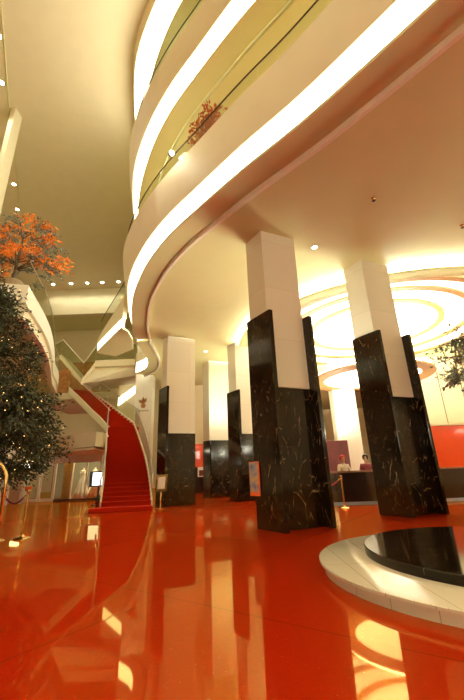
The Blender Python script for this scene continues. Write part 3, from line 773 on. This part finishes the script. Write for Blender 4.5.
ramp((-14.0, 23.4, 8.0), (-12.1, 23.4, 9.15), 1.6, .35, 'ramp', 'cream')
ramp((-12.1, 23.42, 9.5), (-9.9, 22.22, 7.3), .015, 1.1, 'glass_panel', 'tintglass')
ramp((-9.88, 22.24, 7.3), (-9.3, 22.64, 8.6), .015, 1.1, 'glass_panel', 'tintglass')
ramp((-9.28, 22.64, 8.7), (-6.62, 22.64, 8.7), .015, 1.1, 'glass_panel', 'tintglass')
ramp((-14.0, 23.42, 8.35), (-12.12, 23.42, 9.5), .015, 1.1, 'glass_panel', 'tintglass')
bm = B(); tube(bm, P3([(-14, 23.43, 9.47), (-12.1, 23.43, 10.62), (-9.9, 22.23, 8.42), (-9.29, 22.65, 9.82), (-6.62, 22.65, 9.82)]), .035, 6); link('handrail', bm, 'panelwhite', zb, True)

# ------------------------------------------------------------------ gown shop under the canopy
sf = empty('shopfront', (-9.0, 21.4, 0), 'glazed gown shop front in a pale metal frame under the cream canopy', 'shopfront')
bm = B(); box(bm, -3.2, 1.2, 3.2, 3.3, 0, 3.0); link('back_panel', bm, 'greyinside', sf)
bm = B(); box(bm, -3.2, 1.2, .1, 3.2, 2.85, 3.0); link('interior_ceiling', bm, 'cream', sf)
bm = B(); box(bm, -3.2, 1.2, -.06, .06, 2.05, 2.55, .01); link('header', bm, 'panelwhite', sf)
bm = B(); box(bm, -1.4, 1.2, -.05, .05, 0, .10); link('sill', bm, 'darkmetal', sf)
for x in (-3.15, -1.45, -.5, .35, 1.16):
    bm = B(); box(bm, x-.035, x+.035, -.05, .05, .101 if x > -1.4 else 0, 2.049); link('mullion', bm, 'panelwhite', sf)
for a, b in ((-1.41, -.535), (-.465, .315), (.385, 1.125)):
    bm = B(); box(bm, a, b, -.008, .008, .102, 2.048); link('window_pane', bm, 'shopglass', sf)
ld = bpy.data.lights.new('shop_glow', 'AREA'); ld.shape = 'RECTANGLE'; ld.size = 3.5; ld.size_y = 1.5; ld.energy = 160; ld.color = (1, .92, .62)
lo = bpy.data.objects.new('shop_glow', ld); col.objects.link(lo); lo.parent = sf; lo.location = (-.4, 1.2, 2.78)
for x in (-.3, .9):
    bm = B(); box(bm, x-.35, x+.35, .9, 1.1, 2.80, 2.848); link('lamp_panel', bm, 'strip_low', sf)
for x0, lab in ((-3.11, 'glazed shop door leaf nearer the pink panel'), (-2.28, 'glazed shop door leaf nearer the gown window')):
    d = empty('shop_door', (-9.0+x0, 21.4, 0), lab, 'door', 'pair of glazed shop doors')
    bm = B(); box(bm, .0, .07, -.03, .03, .01, 2.03); link('stile', bm, 'panelwhite', d)
    bm = B(); box(bm, .72, .79, -.03, .03, .01, 2.03); link('stile', bm, 'panelwhite', d)
    bm = B(); box(bm, .072, .718, -.03, .03, 1.93, 2.03); link('rail', bm, 'panelwhite', d)
    bm = B(); box(bm, .072, .718, -.03, .03, .01, .16); link('rail', bm, 'panelwhite', d)
    bm = B(); box(bm, .073, .717, -.006, .006, .161, 1.929); link('glass', bm, 'shopglass', d)
    hx = .69 if x0 < -3 else .10
    bm = B(); tube(bm, [(hx, -.04, .7), (hx, -.08, .75), (hx, -.08, 1.35), (hx, -.04, 1.4)], .015, 6); link('handle', bm, 'steel', d, True)
pk = empty('pink_panel', (-12.62, 21.2, 0), 'pinkish plain panel beside the shop doors', 'wall panel')
bm = B(); box(bm, -.42, .38, 0, .25, 0, 2.05, .01); link('panel', bm, 'pinkish', pk)
cu = empty('ochre_curtain', (-9.95, 22.0, 0), 'tall ochre curtain hanging inside the gown shop', 'curtain')
bm = B(); pts = []
for k in range(31): pts.append((-.32+k*.02, .05*math.sin(k*1.25)))
pts2 = [(x, y+.02) for x, y in reversed(pts)]
prism(bm, pts+pts2, .02, 2.75); autosmooth(link('cloth', bm, 'ochre', cu))
bm = B(); tube(bm, [(-.42, 0, 2.8), (.42, 0, 2.8)], .02, 8); link('rod', bm, 'steel', cu, True)
def gown(x, y, m, lab, s=1.0, flare_=.42):
    g = empty('gown_mannequin', (x, y, 0), lab, 'mannequin', 'gowns on mannequins in the shop')
    bm = B(); lathe(bm, [(0, 0), (.16, 0), (.16, .02), (.02, .03), (.02, .5), (0, .5)], n=20); autosmooth(link('stand', bm, 'darkmetal', g))
    bm = B(); n = 40; prof = [(flare_, .06), (flare_*.86, .35), (flare_*.58, .7), (.20, 1.0), (.135, 1.12), (.17, 1.3), (.185, 1.38)]
    rings = []
    for r, z in prof:
        am = max(0, (1.0-z))*.09
        rings.append([bm.verts.new(((r+am*math.sin(9*2*PI*k/n))*math.cos(2*PI*k/n), .8*(r+am*math.sin(9*2*PI*k/n))*math.sin(2*PI*k/n), z*s)) for k in range(n)])
    for a, b in zip(rings, rings[1:]):
        for k in range(n): bm.faces.new((a[k], a[(k+1) % n], b[(k+1) % n], b[k]))
    bm.faces.new(rings[-1]); bm.faces.new(rings[0][::-1]); link('gown', bm, m, g, True)
    bm = B(); lathe(bm, [(.17, 1.385*s), (.16, 1.44*s), (.07, 1.5*s), (.05, 1.57*s), (.05, 1.6*s), (0, 1.62*s)], n=20); autosmooth(link('torso', bm, 'torso', g))
    return g
gown(-9.22, 22.3, 'gown', 'ivory gown on a mannequin next to the ochre curtain', 1.1)
gown(-8.85, 23.2, 'gown', 'ivory gown with a narrow skirt, second from the ochre curtain', 1.12, .33)
gown(-8.40, 22.2, 'gown_peach', 'peach-coloured gown on a mannequin behind the lit screen', .95, .36)
gown(-8.08, 22.9, 'gown', 'ivory gown closest to the staircase', 1.05, .36)
sq = empty('square_pillar', (-12.4, 19.3, 0), 'cream square pillar under the fairy-lit tree, left of the pink panel', 'pillar')
bm = B(); box(bm, -.5, .5, -.3, .3, 0, 5.85, .01); link('shaft', bm, 'panel', sq, uv=True)
bl = empty('floor_lamp', (-11.85, 20.7, 0), 'bright square lamp on a thin pole between the cream pillar and the shop doors', 'lamp')
bm = B(); box(bm, -.22, .22, -.08, .08, 1.84, 2.06, .03); link('shade', bm, 'strip', bl)
bm = B(); lathe(bm, [(0, 0), (.16, 0), (.16, .02), (.015, .03), (.015, 1.838), (0, 1.838)], n=16); autosmooth(link('post', bm, 'steel', bl))
# canopy
cp = empty('shop_canopy', (-8.2, 18.2, 2.55), 'cream box canopy over the gown shop beside the stairs', 'canopy')
bm = B(); hexa(bm, [(1.55, -1.1, 0.03), (-4.6, 2.6, 0), (-4.6, 3.15, 0), (1.15, 3.15, .03), (1.7, -.6, .03)], [(1.55, -1.1, .72), (-4.6, 2.6, .72), (-4.6, 3.15, .72), (1.15, 3.15, .72), (1.7, -.6, .72)]); link('fascia', bm, 'cream', cp)
bm = B(); hexa(bm, [(1.5, -1.05, -.10), (-4.5, 2.6, -.12), (-4.5, 3.1, -.12), (1.1, 3.1, -.10)], [(1.5, -1.05, -.001), (-4.5, 2.6, -.001), (-4.5, 3.1, -.001), (1.1, 3.1, -.001)]); link('lower_band', bm, 'cream', cp)
# ------------------------------------------------------------------ small things
tv = empty('display_screen', (-6.42, 17.4, 0), 'lit screen on a floor stand next to the stairs', 'screen')
bm = B(); lathe(bm, [(0, 0), (.26, 0), (.26, .02), (.05, .04), (0, .04)], n=28); autosmooth(link('base', bm, 'darkmetal', tv))
bm = B(); box(bm, -.03, .03, -.03, .03, .04, .85); link('pole', bm, 'darkmetal', tv)
bm = B(); box(bm, -.42, .40, -.09, -.03, .78, 1.46, .01); link('frame', bm, 'screenframe', tv)
bm = B(); box(bm, -.28, .37, -.096, -.091, .84, 1.40); link('screen', bm, 'screen', tv)
pl = empty('potted_fern', (-6.15, 16.75, 0), 'small dark potted plant at the foot of the lit screen', 'potted plant')
bm = B(); lathe(bm, [(0, 0), (.10, 0), (.14, .2), (.12, .2), (0, .18)], n=20); autosmooth(link('pot', bm, 'darkred', pl))
fb = B()
for k in range(26): spray(fb, Vector((0, 0, .18)), (rv()+Vector((0, 0, 1.1))).normalized(), 6, .08, .03, .32)
link('foliage', fb, 'leafdark', pl)

def stanchion(x, y, lab, card=False):
    s = empty('stanchion', (x, y, 0), lab, 'stanchion', 'brass rope posts')
    bm = B(); lathe(bm, [(0, 0), (.17, 0), (.17, .012), (.15, .03), (.05, .05), (.03, .08), (0, .08)], n=32); autosmooth(link('base', bm, 'brass', s))
    bm = B(); lathe(bm, [(0, .08), (.022, .08), (.022, .84), (0, .84)], n=16); autosmooth(link('post', bm, 'brass', s))
    bm = B(); lathe(bm, [(0, .84), (.035, .84), (.035, .87), (.022, .88), (.022, .90), (.04, .93), (.035, .955), (0, .965)], n=20); autosmooth(link('finial', bm, 'brass', s))
    if card:
        bm = B(); box(bm, -.09, .07, -.012, .012, .97, 1.03); link('card_holder', bm, 'orangecard', s)
    return s
stanchion(3.36, 12.08, 'brass rope post standing in front of the black counter')
stanchion(2.05, 12.45, 'brass rope post hidden behind the large front column')
stanchion(-4.56, 8.22, 'rope post with an orange card on top, under the fairy-lit tree', True)
stanchion(-4.98, 8.0, 'rope post at the very edge beside the luggage cart')
def rope(a, b, sag, m, lab):
    pts = [Vector(a).lerp(Vector(b), t/12)+Vector((0, 0, -sag*4*(t/12)*(1-t/12))) for t in range(13)]
    r = empty('barrier_rope', a, lab, 'rope')
    bm = B(); tube(bm, [tuple(p-Vector(a)) for p in pts[1:-1]], .018, 8); link('cord', bm, m, r, True)
    for p, q in ((pts[0], pts[1]), (pts[-1], pts[-2])):
        bm = B(); tube(bm, [tuple(p-Vector(a)), tuple(q-Vector(a))], .014, 8); link('hook', bm, 'brass', r, True)
rope((3.32, 12.09, .86), (2.09, 12.44, .86), .28, 'rope', 'red velvet rope hanging from the brass post by the counter')
rope((-4.60, 8.20, .86), (-4.94, 8.02, .86), .16, 'rope_dark', 'dark velvet rope sagging between the two posts under the tree')

lc = empty('luggage_cart', (-4.87, 6.75, 0), 'brass luggage cart with black fabric, cut off at the edge of the picture', 'luggage cart')
bm = B(); box(bm, -.55, .55, -.3, .3, .2, .27, .02); link('deck', bm, 'blackcloth', lc)
for sy in (-.27, .27):
    bm = B(); tube(bm, [(-.52, sy, .27), (-.52, sy, 1.15)]+[(-.52*math.cos(PI*k/14), sy*(1-.0*k), 1.15+.45*math.sin(PI*k/14)) for k in range(1, 14)]+[(.52, sy, 1.15), (.52, sy, .27)], .028, 10); link('arch', bm, 'brass', lc, True)
bm = B(); tube(bm, [(0, -.27, 1.6), (0, .27, 1.6)], .022, 8); link('hanging_bar', bm, 'brass', lc, True)
for sx in (-.44, .44):
    for sy in (-.22, .22):
        bm = B()
        lathe(bm, [(0, -.025), (.07, -.025), (.085, -.01), (.085, .01), (.07, .025), (0, .025)], n=20)
        bmesh.ops.rotate(bm, verts=bm.verts[:], matrix=Matrix.Rotation(PI/2, 3, 'X')); bmesh.ops.translate(bm, verts=bm.verts[:], vec=(sx, sy, .086))
        wv = autosmooth(link('wheel', bm, 'tyre', lc))
        bm = B(); box(bm, sx-.03, sx+.03, sy-.035, sy+.035, .172, .2); link('caster_mount', bm, 'brass', wv)
lg = empty('garment_bag', (-4.87, 6.75, .275), 'black garment bag lying on the brass luggage cart', 'bag')
bm = B(); box(bm, -.42, .40, -.2, .2, 0, .78, .08); link('body', bm, 'blackcloth', lg, True)
bm = B(); tube(bm, [(-.1, 0, .775), (-.08, 0, .86), (.08, 0, .86), (.1, 0, .775)], .014, 6); link('handle', bm, 'blackcloth', lg, True)

ms = empty('menu_stand', (-2.9, 14.35, 0), 'brass-framed sign stand holding a pale sheet beside the staircase foot', 'sign stand')
bm = B(); lathe(bm, [(0, 0), (.2, 0), (.2, .015), (.03, .04), (0, .04)], n=28); autosmooth(link('base', bm, 'brass', ms))
bm = B(); tube(bm, [(0, 0, .04), (0, 0, .62)], .022, 10); link('post', bm, 'brass', ms, True)
bm = B()
f0 = [(-.23, 0, .60), (.22, -.05, .60), (.22, .12, 1.2), (-.23, .17, 1.2)]
hexa(bm, [(p[0], p[1]+.03, p[2]) for p in f0], f0); link('frame', bm, 'brass', ms)
bm = B(); g0 = [(-.14, -.016, .69), (.14, -.046, .69), (.14, .08, 1.11), (-.14, .11, 1.11)]
hexa(bm, [(p[0], p[1]+.01, p[2]) for p in g0], [(p[0], p[1]-.005, p[2]) for p in g0]); link('sheet', bm, 'paper', ms)

# framed notice on the fin of the front column
u = Vector((math.cos(R_(124)), math.sin(R_(124)), 0)); nrm = Vector((math.cos(R_(214)), math.sin(R_(214)), 0))
p0 = Vector((.92, 7.66, 0))+u*1.06
fn = empty('framed_notice', (p0.x, p0.y, .66), 'small colourful picture in an orange frame on the large front column', 'picture')
fn.rotation_euler = (0, 0, R_(124+180))
bm = B(); box(bm, 0, .34, -.045, -.004, 0, .72, .006); link('frame', bm, 'orangecard', fn)
bm = B(); box(bm, .02, .325, -.052, -.046, .085, .705); link('print', bm, 'print', fn)

# people behind the counter
def person(x, y, rz, lab, cloth, hairm, scarf=False):
    r = empty('person', (x, y, .27), lab, 'person', rz=rz)
    def skin(name, verts, edges, rad, m, parent, sub=2):
        me = bpy.data.meshes.new(name); me.from_pydata(verts, edges, []); o = bpy.data.objects.new(name, me); col.objects.link(o); me.materials.append(M[m])
        mo = o.modifiers.new('skin', 'SKIN'); mo.use_smooth_shade = True
        for v, rr in zip(me.skin_vertices[0].data, rad): v.radius = rr if isinstance(rr, tuple) else (rr, rr)
        me.skin_vertices[0].data[0].use_root = True
        s2 = o.modifiers.new('sub', 'SUBSURF'); s2.levels = sub; s2.render_levels = sub
        o.parent = parent; return o
    V = [(0, 0, .48), (0, 0, .75), (0, 0, .98), (0, -.01, 1.08), (0, -.02, 1.16), (0, -.03, 1.27), (0, -.02, 1.36),
         (-.17, 0, 1.01), (-.24, -.05, .78), (-.16, -.27, .72), (-.13, -.36, .73),
         (.17, 0, 1.01), (.24, -.05, .78), (.16, -.27, .72), (.13, -.36, .73),
         (-.09, -.38, .50), (-.09, -.42, .1), (.09, -.38, .50), (.09, -.42, .1), (-.09, -.52, .05), (.09, -.52, .05), (0, -.115, 1.255)]
    E_ = [(0, 1), (1, 2), (2, 3), (3, 4), (4, 5), (5, 6), (2, 7), (7, 8), (8, 9), (9, 10), (2, 11), (11, 12), (12, 13), (13, 14), (0, 15), (15, 16), (0, 17), (17, 18), (16, 19), (18, 20), (5, 21)]
    Rr = [.15, .13, .12, .05, .065, .095, .06, .06, .045, .035, .03, .06, .045, .035, .03, .075, .045, .075, .045, .04, .04, .02]
    body = skin('body', V, E_, Rr, 'skin', r)
    skin('jacket', [(0, 0, .46), (0, 0, .75), (0, 0, .98), (0, -.005, 1.05), (-.17, 0, 1.01), (-.24, -.05, .78), (-.17, -.24, .72), (.17, 0, 1.01), (.24, -.05, .78), (.17, -.24, .72)],
         [(0, 1), (1, 2), (2, 3), (2, 4), (4, 5), (5, 6), (2, 7), (7, 8), (8, 9)], [.18, .16, .15, .075, .08, .06, .05, .08, .06, .05], cloth, r)
    skin('trousers', [(0, 0, .46), (-.09, -.38, .50), (-.09, -.42, .12), (.09, -.38, .50), (.09, -.42, .12)], [(0, 1), (1, 2), (0, 3), (3, 4)], [.17, .095, .065, .095, .065], 'blackcloth', r)
    bm = B()
    bmesh.ops.create_uvsphere(bm, u_segments=24, v_segments=14, radius=1)
    for v in bm.verts:
        c = v.co; c.x *= .112; c.y *= .125; c.z *= .13
        if c.y < -.02 and c.z < .045: c.y = -.02
        c.z += 1.30
    link('hair', bm, hairm, r, True)
    for sx in (-.036, .036):
        bm = B(); bmesh.ops.create_uvsphere(bm, u_segments=10, v_segments=8, radius=.012, matrix=Matrix.Translation((sx, -.108, 1.275))); link('eye', bm, 'hair', r, True)
    bm = B(); box(bm, -.025, .025, -.122, -.108, 1.20, 1.212, .003); link('mouth', bm, 'darkred', r)
    s = empty('stool', (x, y, 0), lab.split(',')[0].replace('person', 'stool under the person'), 'stool', rz=rz)
    bm = B(); lathe(bm, [(0, .54), (.2, .54), (.21, .57), (.2, .60), (0, .60)], n=24); autosmooth(link('seat', bm, 'blackcloth', s))
    bm = B(); lathe(bm, [(0, .02), (.03, .02), (.03, .539), (0, .539)], n=12); autosmooth(link('post', bm, 'steel', s))
    bm = B(); lathe(bm, [(0, 0), (.22, 0), (.22, .019), (0, .019)], n=24); autosmooth(link('base', bm, 'steel', s))
    bm = B(); tube(bm, [(.28*math.cos(2*PI*k/24), .28*math.sin(2*PI*k/24)-.25, .27) for k in range(24)], .012, 6, closed=True); tube(bm, [(0, 0, .27), (0, -.53, .27)], .012, 6); link('foot_ring', bm, 'steel', s, True)
person(4.22, 14.62, .15, 'person seated behind the counter by the dark red partition, in red headscarf', 'uniform_cream', 'redhair')
person(5.12, 14.62, -.2, 'person seated behind the counter close to the platform-side column, dark hair', 'uniform', 'hair')

# spot lamp on the lowest balcony rail
fl = empty('flood_lamp', (-1.52, 7.60, 9.86), 'brilliant small lamp clipped to the glass rail of the lowest curved balcony', 'lamp')
bm = B(); lathe(bm, [(0, -.12), (.06, -.12), (.09, 0), (.08, 0), (.05, -.02), (0, -.02)], n=20); bmesh.ops.rotate(bm, verts=bm.verts[:], matrix=Matrix.Rotation(1.9, 3, (.75, .66, 0))); ob = link('housing', bm, 'darkmetal', fl, True)
bm = B(); bmesh.ops.create_uvsphere(bm, u_segments=14, v_segments=10, radius=.07); link('bulb', bm, 'lamp', fl, True)
ld = bpy.data.lights.new('flood_beam', 'POINT'); ld.energy = 40; ld.color = (1, .97, .74); ld.shadow_soft_size = .3
lo = bpy.data.objects.new('flood_beam', ld); col.objects.link(lo); lo.parent = fl; lo.location = (-.15, -.15, .02)

# unseen atrium downlights added above and behind the viewer to brighten the floor
for k, (x, y) in enumerate([(-8, 3), (-4, 1), (0, -3), (-10, -3), (-5, -5), (3, -6)]):
    downlight(x, y, 20.6, 'added atrium downlight, out of view above the open red floor', 'added atrium downlights', .14, ATR, 1.7)
# fill lamps added behind the viewer to light the upright faces
for k, (x, z) in enumerate([(-13, 4.0), (-6, 4.0), (1, 3.2), (7, 3.2), (13, 3.2)]):
    wl = empty('added_wall_lamp', (x, -8.98, z), 'added square fill lamp on the unseen wall behind the viewer', 'wall lamp', 'added fill lamps behind the viewer')
    bm = B(); box(bm, -.8, .8, 0, .12, -.8, .8, .02); link('housing', bm, 'steel', wl)
    bm = B(); box(bm, -.74, .74, .121, .13, -.74, .74); link('diffuser', bm, 'strip_low', wl)
    ld = bpy.data.lights.new('added_wall_beam', 'AREA'); ld.shape = 'SQUARE'; ld.size = 1.4; ld.energy = WALL; ld.color = (1, .97, .74)
    lo = bpy.data.objects.new('added_wall_beam', ld); col.objects.link(lo); lo.parent = wl; lo.location = (0, .15, 0); lo.rotation_euler = (PI/2, 0, PI)
# unseen uplighters added on the lobby side wall to brighten its ceiling
for k, y in enumerate([1.6, 3.8, 9.5, 13]):
    wl = empty('added_wall_uplighter', (15.98, y, 3.2), 'added bowl-shaped fill uplighter on the lobby side wall outside the picture', 'wall lamp', 'added lobby wall uplighters')
    bm = B(); lathe(bm, [(0, -.3), (.3, -.22), (.45, 0), (.42, 0), (.28, -.18), (0, -.25)], cx=-.46, n=28); autosmooth(link('bowl', bm, 'steel', wl))
    bm = B(); lathe(bm, [(0, -.10), (.36, -.10), (.36, -.08), (0, -.08)], cx=-.46, n=24); link('lens', bm, 'strip_low', wl)
    ld = bpy.data.lights.new('added_uplighter_beam', 'SPOT'); ld.energy = UPL; ld.color = (1, .97, .74); ld.spot_size = 2.9; ld.spot_blend = .4; ld.shadow_soft_size = .3
    lo = bpy.data.objects.new('added_uplighter_beam', ld); col.objects.link(lo); lo.parent = wl; lo.location = (-.46, 0, 0); lo.rotation_euler = (0, PI-.5, 0)
# unseen lamps added behind the parapets to light the atrium ceiling past the galleries
def along(C, s_): return subcurve(C, s_, s_+.5)[0], normals2(subcurve(C, s_, s_+.5))[0]
Ltot = length(CF)
for k in range(8):
    p, q = along(CF, 3.0+k*(Ltot-4.5)/7); p = p-q*1.55
    gl = empty('added_gallery_uplighter', (p.x, p.y, 13.6), 'added slim uplighter, unseen behind the parapet of the middle curved balcony', 'floor lamp', 'added middle balcony uplighters')
    bm = B(); lathe(bm, [(0, 0), (.16, 0), (.16, .02), (.015, .03), (.015, 1.45), (0, 1.45)], n=16); autosmooth(link('post', bm, 'steel', gl))
    bm = B(); lathe(bm, [(.02, 1.46), (.12, 1.56), (.11, 1.56), (.02, 1.48), (.02, 1.46)], n=16); autosmooth(link('bowl', bm, 'steel', gl))
    ld = bpy.data.lights.new('added_uplighter_beam', 'SPOT'); ld.energy = GUP; ld.color = (1, .97, .74); ld.spot_size = 1.15; ld.spot_blend = .5; ld.shadow_soft_size = .12
    lo = bpy.data.objects.new('added_uplighter_beam', ld); col.objects.link(lo); lo.parent = gl; lo.location = (0, 0, 1.6)
    d = Vector((q.x, q.y, .62)).normalized(); lo.rotation_euler = d.to_track_quat('-Z', 'Y').to_euler()
bm = B()
for k in range(6):  # unseen globe lamps added to warm the gallery interior
    p, q = along(CF, 3.5+k*(Ltot-6)/5); p = p-q*2.6
    gl = empty('added_gallery_globe', (p.x, p.y, 8.7), 'added warm globe lamp, unseen deep inside the lowest curved balcony', 'floor lamp', 'added lowest balcony globe lamps')
    bm = B(); lathe(bm, [(0, 0), (.16, 0), (.16, .02), (.015, .03), (.015, .5), (0, .5)], n=16); autosmooth(link('post', bm, 'steel', gl))
    bm = B(); bmesh.ops.create_uvsphere(bm, u_segments=16, v_segments=10, radius=.14, matrix=Matrix.Translation((0, 0, .645))); link('globe', bm, 'warmglobe', gl, True)
    ld = bpy.data.lights.new('added_globe_glow', 'POINT'); ld.energy = 70; ld.color = (1, .70, .38); ld.shadow_soft_size = .15
    lo = bpy.data.objects.new('added_globe_glow', ld); col.objects.link(lo); lo.parent = gl; lo.location = (0, 0, 1.0)
# sprinkler heads
SPX, SPY = (3.54, 6.82), (6.37, 7.96)
for x, y, lb in ((SPX[0], SPX[1], 'small dark sprinkler head in the lobby ceiling above the platform'), (SPY[0], SPY[1], 'sprinkler head in the lobby ceiling close to the dome')):
    sk = empty('sprinkler_head', (x, y, 7.30), lb, 'sprinkler')
    bm = B(); lathe(bm, [(0, 0), (.05, 0), (.05, -.012), (.018, -.02), (.018, -.06), (.012, -.065), (0, -.065)], n=16); autosmooth(link('body', bm, 'brass', sk))
    bm = B(); lathe(bm, [(0, -.085), (.045, -.085), (.045, -.08), (.01, -.066), (0, -.066)], n=16); autosmooth(link('deflector', bm, 'darkmetal', sk))
# ------------------------------------------------------------------ camera
cd = bpy.data.cameras.new('camera'); cam = bpy.data.objects.new('camera', cd); col.objects.link(cam)
cd.sensor_fit = 'VERTICAL'; cd.sensor_height = 36; cd.lens = 351/700*36; cd.clip_end = 200
P_, R2 = math.atan(351/1000), math.radians(2.1)
F = Vector((0, math.cos(P_), math.sin(P_))); r0 = Vector((1, 0, 0)); u0 = Vector((0, -math.sin(P_), math.cos(P_)))
RT = r0*math.cos(R2)-u0*math.sin(R2); UP = r0*math.sin(R2)+u0*math.cos(R2)
mw = Matrix((RT, UP, -F)).transposed().to_4x4(); mw.translation = Vector((0, 0, 1.15)); cam.matrix_world = mw
sc.camera = cam
w = bpy.data.worlds.new('World'); sc.world = w; w.use_nodes = True
w.node_tree.nodes['Background'].inputs[0].default_value = (1, .85, .6, 1); w.node_tree.nodes['Background'].inputs[1].default_value = .0
vs = sc.view_settings; vs.view_transform = 'Standard'; vs.look = 'None'; vs.gamma = 1; vs.use_curve_mapping = False; vs.exposure = 0.0
cy = sc.cycles
cy.max_bounces = 10; cy.diffuse_bounces = 5; cy.glossy_bounces = 5; cy.transparent_max_bounces = 16; cy.caustics_reflective = False; cy.caustics_refractive = False
